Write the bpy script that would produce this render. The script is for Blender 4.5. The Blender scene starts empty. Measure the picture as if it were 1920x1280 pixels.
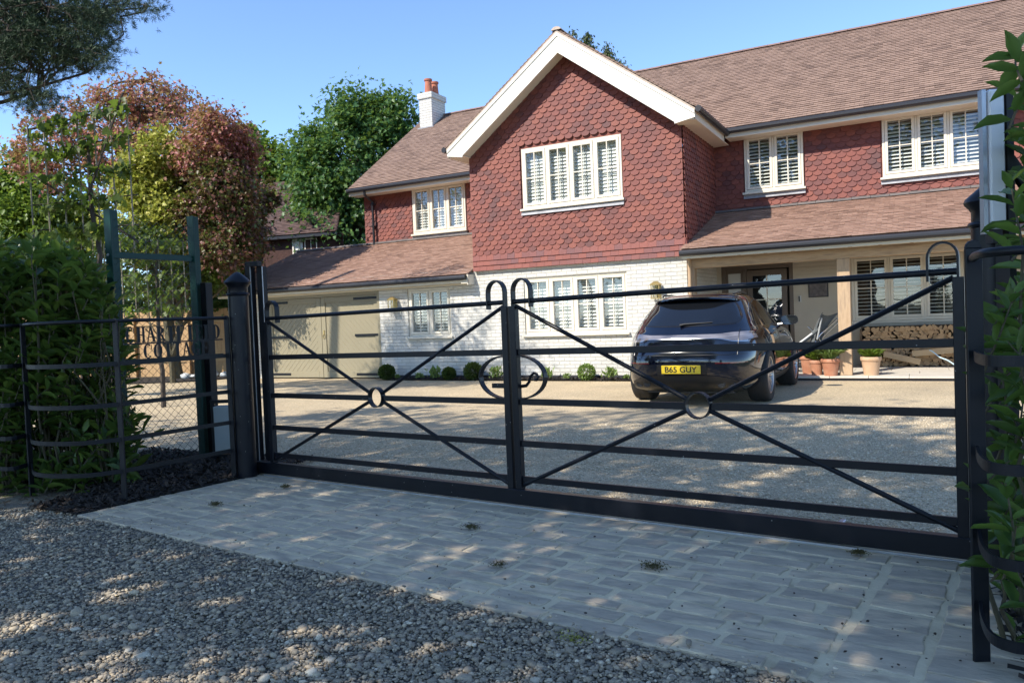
import bpy, bmesh, math, random
import numpy as np
from mathutils import Vector, Matrix, noise as mnoise
rnd = random.Random(11)
nr = np.random.default_rng(7)
scn = bpy.context.scene
col = scn.collection
PI = math.pi

# ------------------------------------------------------------------ camera
CAM = np.array([8.406, -14.074, 1.285])
YAW, PITCH, ROLL, FPX = 0.494, -0.031, -0.04, 1433.1
def cam_axes():
    cy, sy, cp, sp = math.cos(YAW), math.sin(YAW), math.cos(PITCH), math.sin(PITCH)
    f = np.array([-sy * cp, cy * cp, sp]); r = np.array([cy, sy, 0.0]); u = np.cross(r, f)
    c, s = math.cos(ROLL), math.sin(ROLL)
    return f, c * r + s * u, -s * r + c * u
CF, CR, CU = cam_axes()
cd = bpy.data.cameras.new('camera'); cam = bpy.data.objects.new('camera', cd); col.objects.link(cam)
cam.matrix_world = Matrix(((CR[0], CU[0], -CF[0], CAM[0]), (CR[1], CU[1], -CF[1], CAM[1]), (CR[2], CU[2], -CF[2], CAM[2]), (0, 0, 0, 1)))
cd.sensor_width = 36.0; cd.lens = FPX / 1920 * 36; cd.clip_start = 0.05; cd.clip_end = 2000
scn.camera = cam
# ------------------------------------------------------------------ light
SUN_AZ, SUN_EL = math.radians(24.7), math.radians(43.0)     # sun stands to the front left of the house
sun_dir = Vector((-math.sin(SUN_AZ) * math.cos(SUN_EL), -math.cos(SUN_AZ) * math.cos(SUN_EL), math.sin(SUN_EL)))
w = bpy.data.worlds.new('World'); scn.world = w; w.use_nodes = True
wn = w.node_tree.nodes; wl = w.node_tree.links
sky = wn.new('ShaderNodeTexSky'); sky.sky_type = 'NISHITA'; sky.sun_disc = False
sky.sun_elevation = SUN_EL; sky.sun_rotation = math.atan2(sun_dir.x, sun_dir.y)
sky.air_density = 0.72; sky.dust_density = 0.05; sky.ozone_density = 4.2; sky.altitude = 200
wl.new(sky.outputs[0], wn['Background'].inputs[0]); wn['Background'].inputs[1].default_value = 0.15
ld = bpy.data.lights.new('sun', 'SUN'); ld.energy = 3.1; ld.angle = math.radians(0.5); ld.color = (1.0, 0.94, 0.85)
lo = bpy.data.objects.new('sun', ld); col.objects.link(lo)
lo.rotation_euler = (-sun_dir).to_track_quat('-Z', 'Y').to_euler(); lo.location = (0, 0, 30)
scn.view_settings.view_transform = 'Standard'; scn.view_settings.look = 'None'
scn.view_settings.exposure = 1.22; scn.view_settings.gamma = 1.0
scn.cycles.max_bounces = 8; scn.cycles.transparent_max_bounces = 24
scn.cycles.use_denoising = True

# ------------------------------------------------------------------ helpers
WM = {}
def wmat(o):
    return WM.get(o.name, Matrix.Identity(4))
def tag(o, label=None, cat=None, group=None, kind=None):
    if label: o['label'] = label
    if cat: o['category'] = cat
    if group: o['group'] = group
    if kind: o['kind'] = kind
    return o
def empty(name, loc, label, cat, group=None):
    o = bpy.data.objects.new(name, None); col.objects.link(o)
    o.empty_display_size = 0.1; o.location = loc
    WM[o.name] = Matrix.Translation(Vector(loc))
    return tag(o, label, cat, group)
def link(name, me, mat, parent, smooth=False):
    ms = mat if isinstance(mat, (list, tuple)) else [mat]
    for m in ms: me.materials.append(m)
    o = bpy.data.objects.new(name, me); col.objects.link(o)
    if smooth: me.polygons.foreach_set('use_smooth', [True] * len(me.polygons))
    base = wmat(parent) if parent else Matrix.Identity(4)
    if parent:
        o.parent = parent; o.matrix_parent_inverse = base.inverted()
    WM[o.name] = Matrix.Identity(4)
    return o
def fast(name, V, Fs, mat, parent=None, smooth=False, matidx=None):
    """V (n,3) array, Fs (m,k) array of k-gons"""
    me = bpy.data.meshes.new(name)
    V = np.asarray(V, dtype=np.float32); Fs = np.asarray(Fs, dtype=np.int32)
    m, k = Fs.shape
    me.vertices.add(len(V)); me.vertices.foreach_set('co', V.ravel())
    me.loops.add(m * k); me.loops.foreach_set('vertex_index', Fs.ravel())
    me.polygons.add(m); me.polygons.foreach_set('loop_start', np.arange(0, m * k, k, dtype=np.int32))
    me.polygons.foreach_set('loop_total', np.full(m, k, dtype=np.int32))
    if matidx is not None: me.polygons.foreach_set('material_index', np.asarray(matidx, dtype=np.int32))
    me.update(calc_edges=True); me.validate()
    return link(name, me, mat, parent, smooth)
def copy_tree(o, parent=None):
    c = o.copy(); col.objects.link(c)
    if parent: c.parent = parent
    for ch in [x for x in KIDS.get(o.name, [])]:
        KIDS.setdefault(c.name, []).append(copy_tree(ch, c))
    return c
KIDS = {}

class MB:
    def __init__(s, xf=None):
        s.v = []; s.f = []; s.m = []; s.xf = xf
    def add(s, vs, fs, mi=0):
        b = len(s.v)
        if s.xf: vs = [s.xf(*p) for p in vs]
        s.v += [tuple(p) for p in vs]; s.f += [tuple(b + i for i in f) for f in fs]; s.m += [mi] * len(fs)
        return s
    def box(s, x0, x1, y0, y1, z0, z1, mi=0):
        vs = [(x0, y0, z0), (x1, y0, z0), (x1, y1, z0), (x0, y1, z0), (x0, y0, z1), (x1, y0, z1), (x1, y1, z1), (x0, y1, z1)]
        return s.add(vs, [(0, 3, 2, 1), (4, 5, 6, 7), (0, 1, 5, 4), (1, 2, 6, 5), (2, 3, 7, 6), (3, 0, 4, 7)], mi)
    def obox(s, p0, p1, w, h, up=(0, 0, 1), mi=0):
        """box bar from p0 to p1, w sideways, h along up"""
        p0 = Vector(p0); p1 = Vector(p1); d = (p1 - p0).normalized(); up = Vector(up)
        sd = d.cross(up)
        if sd.length < 1e-5: sd = d.cross(Vector((0, 1, 0)))
        sd.normalize(); u2 = sd.cross(d).normalized()
        vs = []
        for p in (p0, p1):
            for a, b in ((-1, -1), (1, -1), (1, 1), (-1, 1)):
                vs.append(p + sd * (a * w / 2) + u2 * (b * h / 2))
        return s.add(vs, [(0, 3, 2, 1), (4, 5, 6, 7), (0, 1, 5, 4), (1, 2, 6, 5), (2, 3, 7, 6), (3, 0, 4, 7)], mi)
    def tube(s, pts, r, n=8, mi=0, caps=True):
        pts = [Vector(p) for p in pts]; rs = r if isinstance(r, (list, tuple)) else [r] * len(pts)
        ref = Vector((0, 0, 1)); t0 = (pts[1] - pts[0]).normalized()
        if abs(t0.dot(ref)) > .95: ref = Vector((1, 0, 0))
        vs = []
        nrm = (ref - t0 * ref.dot(t0)).normalized()
        for i, p in enumerate(pts):
            if i == 0: t = pts[1] - pts[0]
            elif i == len(pts) - 1: t = pts[-1] - pts[-2]
            else: t = (pts[i + 1] - pts[i]).normalized() + (pts[i] - pts[i - 1]).normalized()
            if t.length < 1e-9: t = t0
            t.normalize(); nrm = (nrm - t * nrm.dot(t)); nrm.normalize(); b = t.cross(nrm)
            for k in range(n):
                a = 2 * PI * k / n
                vs.append(p + (nrm * math.cos(a) + b * math.sin(a)) * rs[i])
        fs = []
        for i in range(len(pts) - 1):
            for k in range(n):
                k2 = (k + 1) % n
                fs.append((i * n + k, i * n + k2, (i + 1) * n + k2, (i + 1) * n + k))
        if caps:
            fs.append(tuple(range(n - 1, -1, -1))); fs.append(tuple((len(pts) - 1) * n + k for k in range(n)))
        return s.add(vs, fs, mi)
    def lathe(s, cx, cy, prof, n=20, mi=0):
        vs = []
        for r, z in prof:
            for k in range(n):
                a = 2 * PI * k / n; vs.append((cx + r * math.cos(a), cy + r * math.sin(a), z))
        fs = []
        for i in range(len(prof) - 1):
            for k in range(n):
                k2 = (k + 1) % n
                fs.append((i * n + k, i * n + k2, (i + 1) * n + k2, (i + 1) * n + k))
        fs.append(tuple(range(n - 1, -1, -1))); fs.append(tuple((len(prof) - 1) * n + k for k in range(n)))
        return s.add(vs, fs, mi)
    def strip(s, pts, side, t, mi=0):
        """flat bar swept along pts: 'side' vector = full breadth, t = thickness in the bending plane"""
        pts = [Vector(p) for p in pts]; sd = Vector(side); vs = []
        for i, p in enumerate(pts):
            a = pts[max(i - 1, 0)]; b = pts[min(i + 1, len(pts) - 1)]
            tg = (b - a).normalized(); nn = tg.cross(sd.normalized()).normalized() * (t / 2)
            vs += [p - sd / 2 - nn, p + sd / 2 - nn, p + sd / 2 + nn, p - sd / 2 + nn]
        fs = [(0, 3, 2, 1)]
        L = len(pts)
        for i in range(L - 1):
            for k in range(4):
                k2 = (k + 1) % 4
                fs.append((i * 4 + k, i * 4 + k2, (i + 1) * 4 + k2, (i + 1) * 4 + k))
        fs.append(tuple((L - 1) * 4 + k for k in range(4)))
        return s.add(vs, fs, mi)
    def prism(s, poly, ext, mi=0):
        """poly: 3D points; ext: vector"""
        n = len(poly); e = Vector(ext)
        vs = [Vector(p) for p in poly] + [Vector(p) + e for p in poly]
        fs = [tuple(range(n)), tuple(range(2 * n - 1, n - 1, -1))] + [(i, (i + 1) % n + 0, (i + 1) % n + n, i + n) for i in range(n)]
        fs = fs[:2] + [tuple(reversed(f)) for f in fs[2:]]
        return s.add(vs, fs, mi)
    def build(s, name, mat, parent=None, smooth=False, bevel=0, recalc=True):
        me = bpy.data.meshes.new(name); me.from_pydata([tuple(v) for v in s.v], [], s.f)
        if any(s.m): me.polygons.foreach_set('material_index', s.m)
        if recalc or bevel:
            bm = bmesh.new(); bm.from_mesh(me)
            if recalc: bmesh.ops.recalc_face_normals(bm, faces=bm.faces)
            if bevel:
                es = [e for e in bm.edges if len(e.link_faces) == 2 and e.calc_face_angle(0) > .6]
                bmesh.ops.bevel(bm, geom=es, offset=bevel, segments=1, affect='EDGES', clamp_overlap=True)
            bm.to_mesh(me); bm.free()
        me.update()
        o = link(name, me, mat, parent, smooth)
        if smooth:
            me.set_sharp_from_angle(angle=math.radians(40))
        if parent: KIDS.setdefault(parent.name, []).append(o)
        return o

# ------------------------------------------------------------------ materials
def nodes_of(name):
    m = bpy.data.materials.new(name); m.use_nodes = True
    nt = m.node_tree; return m, nt, nt.nodes, nt.links, nt.nodes['Principled BSDF']
def ramp(nt, fac, cols, pos=None):
    r = nt.nodes.new('ShaderNodeValToRGB'); el = r.color_ramp.elements
    n = len(cols); pos = pos or [i / max(n - 1, 1) for i in range(n)]
    while len(el) < n: el.new(0.5)
    for i, c in enumerate(cols):
        el[i].position = pos[i]; el[i].color = (*c, 1)
    nt.links.new(fac, r.inputs[0]); return r.outputs[0]
def math_node(nt, op, a, b=None, c=None):
    n = nt.nodes.new('ShaderNodeMath'); n.operation = op
    for i, v in enumerate((a, b, c)):
        if v is None: continue
        if isinstance(v, (int, float)): n.inputs[i].default_value = v
        else: nt.links.new(v, n.inputs[i])
    return n.outputs[0]
def noise_tex(nt, scale, detail=4, rough=.55, vec=None, stretch=None):
    n = nt.nodes.new('ShaderNodeTexNoise'); n.inputs['Scale'].default_value = scale
    n.inputs['Detail'].default_value = detail; n.inputs['Roughness'].default_value = rough
    if vec is None:
        tc = nt.nodes.new('ShaderNodeTexCoord'); vec = tc.outputs['Object']
    if stretch:
        mp = nt.nodes.new('ShaderNodeMapping'); mp.inputs['Scale'].default_value = stretch
        nt.links.new(vec, mp.inputs[0]); vec = mp.outputs[0]
    nt.links.new(vec, n.inputs[0]); return n.outputs[0]
def mixc(nt, fac, a, b, mode='MIX'):
    n = nt.nodes.new('ShaderNodeMix'); n.data_type = 'RGBA'; n.blend_type = mode
    if isinstance(fac, (int, float)): n.inputs[0].default_value = fac
    else: nt.links.new(fac, n.inputs[0])
    for i, v in ((6, a), (7, b)):
        if isinstance(v, tuple): n.inputs[i].default_value = (*v, 1)
        else: nt.links.new(v, n.inputs[i])
    return n.outputs[2]
def bump(nt, h, strength, dist, b):
    n = nt.nodes.new('ShaderNodeBump'); n.inputs['Strength'].default_value = strength; n.inputs['Distance'].default_value = dist
    nt.links.new(h, n.inputs['Height']); nt.links.new(n.outputs[0], b.inputs['Normal']); return n
def mat(name, cols, rough=.6, metal=0, island=0.0, nscale=3, detail=5, bmp=None, spec=.5, coat=0, transl=0, stretch=None, nmix=1.0):
    """colour ramp driven by noise and/or a random value per loose piece"""
    m, nt, N, L, b = nodes_of(name)
    if not isinstance(cols[0], (tuple, list)): cols = [cols]
    b.inputs['Roughness'].default_value = rough; b.inputs['Metallic'].default_value = metal
    b.inputs['Specular IOR Level'].default_value = spec; b.inputs['Coat Weight'].default_value = coat
    if len(cols) == 1: b.inputs['Base Color'].default_value = (*cols[0], 1); c = None
    else:
        nz = noise_tex(nt, nscale, detail, stretch=stretch)
        nz = math_node(nt, 'MULTIPLY_ADD', nz, 2.2, -0.6)
        if island:
            g = N.new('ShaderNodeNewGeometry'); r = g.outputs['Random Per Island']
            f = math_node(nt, 'ADD', math_node(nt, 'MULTIPLY', r, island), math_node(nt, 'MULTIPLY', nz, 1 - island))
        else: f = nz
        c = ramp(nt, f, cols); L.new(c, b.inputs['Base Color'])
    if bmp:
        h = noise_tex(nt, bmp[0], 4, .6, stretch=stretch); bump(nt, h, bmp[1], bmp[2], b)
    if transl:
        t = N.new('ShaderNodeBsdfTranslucent'); mx = N.new('ShaderNodeMixShader'); mx.inputs[0].default_value = transl
        if c is not None:
            cc = mixc(nt, 0.5, c, (.28, .4, .05)); L.new(cc, t.inputs[0])
        else: t.inputs[0].default_value = (*cols[0], 1)
        L.new(b.outputs[0], mx.inputs[1]); L.new(t.outputs[0], mx.inputs[2])
        L.new(mx.outputs[0], N['Material Output'].inputs[0])
    return m

def brick_paint(name):
    m, nt, N, L, b = nodes_of(name)
    tc = N.new('ShaderNodeTexCoord'); sp = N.new('ShaderNodeSeparateXYZ'); L.new(tc.outputs['Object'], sp.inputs[0])
    u = math_node(nt, 'ADD', sp.outputs[0], sp.outputs[1])
    cb = N.new('ShaderNodeCombineXYZ'); L.new(u, cb.inputs[0]); L.new(sp.outputs[2], cb.inputs[1])
    wob = noise_tex(nt, 9, 2, vec=cb.outputs[0])
    mv = N.new('ShaderNodeVectorMath'); mv.operation = 'MULTIPLY_ADD'
    cw = N.new('ShaderNodeCombineXYZ'); L.new(wob, cw.inputs[0]); L.new(wob, cw.inputs[1])
    L.new(cw.outputs[0], mv.inputs[0]); mv.inputs[1].default_value = (.012, .012, 0); L.new(cb.outputs[0], mv.inputs[2])
    bt = N.new('ShaderNodeTexBrick'); L.new(mv.outputs[0], bt.inputs['Vector'])
    bt.inputs['Scale'].default_value = 1; bt.inputs['Brick Width'].default_value = .225; bt.inputs['Row Height'].default_value = .075
    bt.inputs['Mortar Size'].default_value = .007; bt.inputs['Mortar Smooth'].default_value = .5
    bt.inputs['Color1'].default_value = (.64, .615, .555, 1); bt.inputs['Color2'].default_value = (.585, .56, .50, 1); bt.inputs['Mortar'].default_value = (.50, .475, .42, 1)
    st = noise_tex(nt, 1.3, 6); st = ramp(nt, st, [(.86, .86, .84), (1, 1, 1)], [.3, .7])
    L.new(mixc(nt, 1.0, bt.outputs['Color'], st, 'MULTIPLY'), b.inputs['Base Color'])
    n2 = noise_tex(nt, 26, 5)
    n3 = noise_tex(nt, 7, 3)
    h = math_node(nt, 'ADD', math_node(nt, 'MULTIPLY', bt.outputs['Fac'], -1.0), math_node(nt, 'ADD', math_node(nt, 'MULTIPLY', n2, .7), math_node(nt, 'MULTIPLY', n3, .5)))
    bump(nt, h, 1.0, .010, b); b.inputs['Roughness'].default_value = .75
    return m
def gravel(name, cols, scale, moss=None, dark=(.02, .02, .02), bd=.02):
    m, nt, N, L, b = nodes_of(name)
    tc = N.new('ShaderNodeTexCoord'); v = tc.outputs['Object']
    def voro(sc):
        a = N.new('ShaderNodeTexVoronoi'); a.inputs['Scale'].default_value = sc; L.new(v, a.inputs['Vector'])
        d = N.new('ShaderNodeTexVoronoi'); d.feature = 'DISTANCE_TO_EDGE'; d.inputs['Scale'].default_value = sc; L.new(v, d.inputs['Vector'])
        s = N.new('ShaderNodeSeparateColor'); L.new(a.outputs['Color'], s.inputs[0])
        return s.outputs[0], d.outputs['Distance'], a.outputs['Distance']
    r1, e1, d1 = voro(scale); r2, e2, d2 = voro(scale * 2.1)
    c = ramp(nt, r1, cols); c2 = ramp(nt, r2, cols)
    c = mixc(nt, .4, c, c2)
    ed = ramp(nt, e1, [(0, 0, 0), (1, 1, 1)], [0.0, .12])
    c = mixc(nt, ed, dark, c)
    pq = noise_tex(nt, 26, 3, .8); pr = ramp(nt, pq, [(.66, .64, .60), (1.0, 1.0, 1.0), (1.22, 1.20, 1.16)], [.30, .5, .72]); c = mixc(nt, 1.0, c, pr, 'MULTIPLY')
    pn = noise_tex(nt, .9, 6); pf = ramp(nt, pn, [(.8, .8, .8), (1.12, 1.1, 1.06)], [.3, .7])
    c = mixc(nt, 1.0, c, pf, 'MULTIPLY')
    if moss:
        mn = noise_tex(nt, 1.7, 7, .7); mf = ramp(nt, mn, [(0, 0, 0), (.65, .65, .65)], [.56, .7]); c = mixc(nt, mf, c, moss)
    L.new(c, b.inputs['Base Color']); b.inputs['Roughness'].default_value = .85
    h = math_node(nt, 'SUBTRACT', math_node(nt, 'MULTIPLY', r1, .7), math_node(nt, 'MULTIPLY', d1, 1.2))
    bump(nt, h, 1.0, bd, b)
    return m
def glass_mat(name, tint=(1, 1, 1), refl=.10):
    m, nt, N, L, b = nodes_of(name)
    N.remove(b); t = N.new('ShaderNodeBsdfTransparent'); t.inputs[0].default_value = (*tint, 1)
    g = N.new('ShaderNodeBsdfGlossy'); g.inputs['Roughness'].default_value = .02; g.inputs[0].default_value = (1, 1, 1, 1)
    lwt = N.new('ShaderNodeLayerWeight'); lwt.inputs[0].default_value = .5
    nz = noise_tex(nt, 2.5, 2); bp = N.new('ShaderNodeBump'); bp.inputs['Strength'].default_value = .05; bp.inputs['Distance'].default_value = .02
    L.new(nz, bp.inputs['Height']); L.new(bp.outputs[0], g.inputs['Normal'])
    f = math_node(nt, 'MULTIPLY_ADD', math_node(nt, 'POWER', lwt.outputs['Facing'], 4.0), .8, refl)
    mx = N.new('ShaderNodeMixShader'); L.new(f, mx.inputs[0]); L.new(t.outputs[0], mx.inputs[1]); L.new(g.outputs[0], mx.inputs[2])
    L.new(mx.outputs[0], N['Material Output'].inputs[0]); return m

X = {}
X['brick'] = brick_paint('painted brick')
X['plinth'] = mat('black plinth paint', [(.03, .03, .035)], .7)
X['clay'] = mat('red clay tile', [(.085, .034, .032), (.135, .042, .034), (.18, .05, .036), (.215, .062, .04), (.16, .05, .038)], .7, island=.62, nscale=1.2, bmp=(60, .3, .004))
X['kick'] = mat('smooth red and grey tile', [(.18, .05, .038), (.235, .07, .05), (.15, .06, .058), (.21, .06, .043)], .7, island=.8, nscale=2, bmp=(60, .3, .004))
X['roof'] = mat('brown roof tile', [(.155, .10, .075), (.23, .15, .11), (.30, .20, .148), (.195, .125, .095)], .8, island=.6, nscale=1.5, bmp=(50, .4, .004))
X['roof2'] = mat('tan roof tile', [(.21, .125, .09), (.30, .18, .13), (.39, .245, .18), (.25, .15, .11)], .8, island=.6, nscale=1.5, bmp=(50, .4, .004))
X['oldroof'] = mat('weathered roof tile', [(.05, .032, .03), (.10, .055, .045), (.14, .085, .07), (.07, .05, .045)], .85, island=.8, nscale=2, bmp=(40, .6, .006))
X['ridge'] = mat('grey ridge tile', [(.10, .088, .082), (.16, .135, .12)], .85, island=.5, nscale=4, bmp=(40, .3, .004))
X['ridgebr'] = mat('brown ridge tile', [(.17, .10, .08), (.24, .15, .12)], .85, island=.5, nscale=4)
X['under'] = mat('pale verge mortar', [(.42, .33, .25), (.55, .45, .36)], .9, nscale=12)
X['cream'] = mat('cream window paint', [(.66, .60, .48), (.70, .64, .52)], .45, nscale=2)
X['soffit'] = mat('cream soffit paint', [(.68, .62, .50), (.64, .58, .46)], .55, nscale=1.5)
X['barge'] = mat('white barge paint', [(.78, .74, .64), (.74, .70, .60)], .5, nscale=2)
X['lead'] = mat('lead flashing', [(.20, .20, .21), (.36, .36, .37)], .6, nscale=6, bmp=(20, .4, .01))
X['gutter'] = mat('black gutter', [(.018, .018, .022)], .4)
X['shutter'] = mat('white shutter paint', [(.72, .71, .66)], .5)
X['glass'] = glass_mat('window glass', (.93, .96, .95), .09)
X['khaki'] = mat('khaki door paint', [(.248, .214, .134), (.266, .228, .144)], .5, nscale=2, bmp=(40, .1, .002))
X['iron'] = mat('black iron', [(.004, .005, .007), (.009, .010, .013)], .42, spec=.28, nscale=8, bmp=(90, .12, .001))
X['gate'] = mat('black satin paint', [(.003, .004, .007), (.007, .008, .012)], .36, nscale=5, bmp=(120, .1, .001), spec=.28)
_m = X['gate']; _nt = _m.node_tree; _b = _nt.nodes['Principled BSDF']; _tc = _nt.nodes.new('ShaderNodeTexCoord'); _v = _nt.nodes.new('ShaderNodeTexVoronoi'); _v.inputs['Scale'].default_value = 16
_nt.links.new(_tc.outputs['Object'], _v.inputs['Vector']); _f = ramp(_nt, _v.outputs['Distance'], [(1, 1, 1), (0, 0, 0)], [.035, .06]); _old = _b.inputs['Base Color'].links[0].from_socket
_nt.links.new(mixc(_nt, _f, _old, (.30, .30, .28)), _b.inputs['Base Color'])
X['oak'] = mat('pale oak', [(.34, .22, .12), (.46, .32, .19), (.28, .19, .12)], .7, nscale=3, detail=8, stretch=(6, 6, .8), bmp=(20, .3, .004))
X['oakh'] = mat('pale oak beam', [(.34, .22, .12), (.46, .32, .19), (.28, .19, .12)], .7, nscale=3, detail=8, stretch=(.8, 6, 6), bmp=(20, .3, .004))
X['doorbrown'] = mat('taupe door paint', [(.11, .085, .065), (.13, .10, .075)], .5, nscale=2)
X['board'] = mat('cream wall boarding', [(.44, .39, .31), (.49, .44, .35)], .7, nscale=2)
X['darkroom'] = mat('unlit room darkness', [(.03, .028, .026)], .9)  # near-black colour stands in for the darkness of unlit rooms
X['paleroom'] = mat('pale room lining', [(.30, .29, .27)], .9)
X['slab'] = mat('pale limestone paving', [(.50, .45, .37), (.58, .53, .45)], .7, nscale=2, bmp=(20, .2, .004))
X['drive'] = gravel('beige drive gravel', [(.32, .25, .155), (.68, .545, .345), (.54, .43, .275), (.78, .65, .44), (.41, .33, .21)], 75, dark=(.34, .265, .165), bd=.005)
X['lane'] = gravel('grey lane gravel', [(.12, .11, .095), (.24, .22, .18), (.33, .30, .245), (.18, .16, .135)], 52, moss=(.10, .085, .035), bd=.02)
X['stone'] = mat('lane pebble', [(.15, .125, .09), (.25, .21, .15), (.36, .30, .215), (.30, .235, .155), (.42, .345, .235), (.21, .175, .13), (.56, .45, .29), (.31, .26, .19), (.82, .70, .50)], .75, island=.94, nscale=25, bmp=(150, .3, .002))
X['dstone'] = mat('drive pebble', [(.32, .255, .165), (.60, .49, .325), (.50, .41, .275), (.78, .66, .47), (.26, .215, .145)], .8, island=.95, nscale=20)
X['sett'] = mat('grey sandstone sett', [(.30, .25, .18), (.45, .38, .275), (.55, .455, .32), (.38, .32, .235), (.66, .54, .36), (.49, .41, .30)], .75, island=.5, nscale=6, detail=14, bmp=(20, .8, .010), stretch=(.6, 1.6, 1))
X['mortar'] = mat('pale mortar', [(.36, .30, .18), (.62, .52, .34), (.72, .61, .40), (.53, .44, .28)], .9, nscale=4, detail=8, bmp=(60, .6, .006))
X['soil'] = mat('dry soil', [(.09, .07, .05), (.19, .155, .11), (.26, .22, .155), (.12, .12, .06)], .95, nscale=4, detail=9, bmp=(14, 1, .03))
X['mulch'] = mat('dark bark mulch', [(.012, .010, .008), (.03, .022, .016)], .95, nscale=12, detail=8, bmp=(40, 1, .02))
X['chip'] = mat('bark chip', [(.010, .008, .007), (.03, .021, .014), (.055, .04, .028), (.018, .014, .012)], .9, island=.95)
X['grass'] = mat('rough grass', [(.03, .045, .015), (.06, .075, .025), (.05, .05, .03)], .95, nscale=.7, detail=9, bmp=(8, 1, .05))
X['bark'] = mat('tree bark', [(.045, .035, .028), (.09, .07, .055)], .95, nscale=8, detail=8, stretch=(3, 3, .6), bmp=(20, 1, .02))
X['twig'] = mat('brown twig', [(.06, .05, .03), (.10, .085, .045)], .9, nscale=8)
X['cane'] = mat('bamboo cane', [(.20, .17, .12), (.30, .26, .19)], .7, nscale=9)
def leafm(name, cols, transl=.3, rough=.45, spec=.4): return mat(name, cols, rough, island=.75, nscale=.8, detail=3, transl=transl, spec=spec)
X['laurel'] = leafm('laurel leaf', [(.03, .06, .014), (.05, .095, .02), (.085, .145, .027), (.20, .28, .05)], .35, .38, .5)
X['laurelr'] = leafm('glossy laurel leaf', [(.03, .068, .02), (.045, .095, .022), (.08, .15, .03), (.17, .26, .05)], .4, .32, .5)
X['syc'] = leafm('sycamore leaf', [(.03, .085, .028), (.05, .12, .035), (.08, .165, .04), (.17, .26, .06)], .35)
X['canopy'] = leafm('pale fill leaf', [(.26, .25, .12), (.36, .34, .17), (.46, .42, .23)], .62)  # leaf colour raised beyond real to spread warm fill light into the shade
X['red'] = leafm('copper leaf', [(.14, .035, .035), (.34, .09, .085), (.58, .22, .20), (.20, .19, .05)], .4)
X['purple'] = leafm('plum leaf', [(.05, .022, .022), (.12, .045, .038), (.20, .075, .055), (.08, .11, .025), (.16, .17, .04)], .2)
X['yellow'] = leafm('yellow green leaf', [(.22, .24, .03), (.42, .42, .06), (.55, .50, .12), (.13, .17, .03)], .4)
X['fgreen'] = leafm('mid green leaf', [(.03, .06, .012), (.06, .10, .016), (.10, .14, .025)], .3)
X['bright'] = leafm('bright green leaf', [(.07, .13, .016), (.14, .22, .025), (.22, .28, .04)], .35)
X['espl'] = leafm('broad pleached leaf', [(.035, .07, .012), (.07, .11, .018), (.12, .16, .025)], .45)
X['pine'] = mat('pine needle', [(.018, .045, .022), (.035, .075, .03), (.06, .10, .036)], .6, island=.9)
X['conifer'] = leafm('conifer spray', [(.03, .05, .02), (.07, .09, .03), (.13, .14, .05)], .2)
X['box'] = leafm('box leaf', [(.03, .055, .012), (.055, .09, .02), (.09, .13, .03)], .25)
X['herb'] = leafm('fresh herb leaf', [(.12, .20, .04), (.22, .32, .08), (.30, .36, .14)], .35)
X['terra'] = mat('terracotta', [(.36, .14, .075), (.45, .20, .11), (.52, .30, .20)], .85, nscale=5, bmp=(30, .2, .003))
X['terrap'] = mat('pale terracotta', [(.48, .30, .17), (.55, .38, .24)], .85, nscale=5, bmp=(30, .2, .003))
X['fence'] = mat('new larch boards', [(.34, .20, .09), (.44, .28, .13), (.38, .23, .11)], .75, island=.6, nscale=6, stretch=(6, 6, .7), bmp=(20, .3, .004))
X['green'] = mat('dark green steel', [(.003, .03, .024), (.005, .042, .033)], .45, spec=.3, nscale=4)
X['mesh'] = mat('green coated wire', [(.006, .022, .016)], .5)
X['alu'] = mat('brushed aluminium', [(.42, .43, .45), (.5, .51, .53)], .4, metal=.8, nscale=4)
X['silver'] = mat('grey light housing', [(.72, .72, .72)], .45, metal=0)
X['greybox'] = mat('grey plastic', [(.30, .34, .33), (.34, .37, .36)], .55, nscale=3)
X['brass'] = mat('aged brass', [(.50, .36, .14), (.42, .31, .13)], .38, metal=.7, nscale=8)
X['bulb'] = mat('frosted bulb', [(.7, .62, .45)], .3)
X['pot'] = mat('chimney pot clay', [(.36, .115, .06), (.45, .16, .09)], .8, nscale=6)
X['logend'] = mat('split log end', [(.36, .215, .105), (.46, .30, .155), (.25, .14, .07)], .85, nscale=20, bmp=(40, .5, .004))
X['logbark'] = mat('log bark', [(.09, .06, .035), (.16, .11, .065)], .95, nscale=10)
X['plank'] = mat('sawn plank', [(.38, .27, .15), (.46, .34, .2)], .8, nscale=5, stretch=(.7, 6, 6))
X['blue'] = mat('blue plastic', [(.04, .14, .36)], .4)
X['hose'] = mat('pale blue hose', [(.42, .58, .66)], .5)
X['plaque'] = mat('dark bronze plaque', [(.05, .04, .035), (.14, .11, .10)], .45, metal=.3, nscale=14, detail=6, bmp=(18, 1, .008))
X['black'] = mat('black plastic', [(.012, .012, .013)], .5)
X['paint'] = mat('dark navy car paint', [(.002, .003, .009)], .10, metal=0, spec=.4, coat=1.0)
X['carglass'] = mat('tinted car glass', [(.006, .007, .009)], .03, spec=.9)
X['trim'] = mat('satin black trim', [(.01, .01, .011)], .35)
X['lamp'] = mat('smoked tail lamp', [(.07, .06, .065), (.30, .28, .29)], .1, spec=.9, coat=1, nscale=9, stretch=(.3, .3, 6))
X['reflector'] = mat('red reflector', [(.10, .006, .008)], .15, coat=1)
X['tyre'] = mat('tyre rubber', [(.012, .012, .012), (.02, .02, .02)], .8, nscale=6)
X['rim'] = mat('silver alloy', [(.45, .45, .46)], .28, metal=.9)
X['chrome'] = mat('polished steel', [(.5, .5, .5)], .15, metal=1)
X['plate'] = mat('yellow number plate', [(.72, .50, .02)], .35)
X['char'] = mat('plate lettering', [(.01, .01, .01)], .4)
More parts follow.
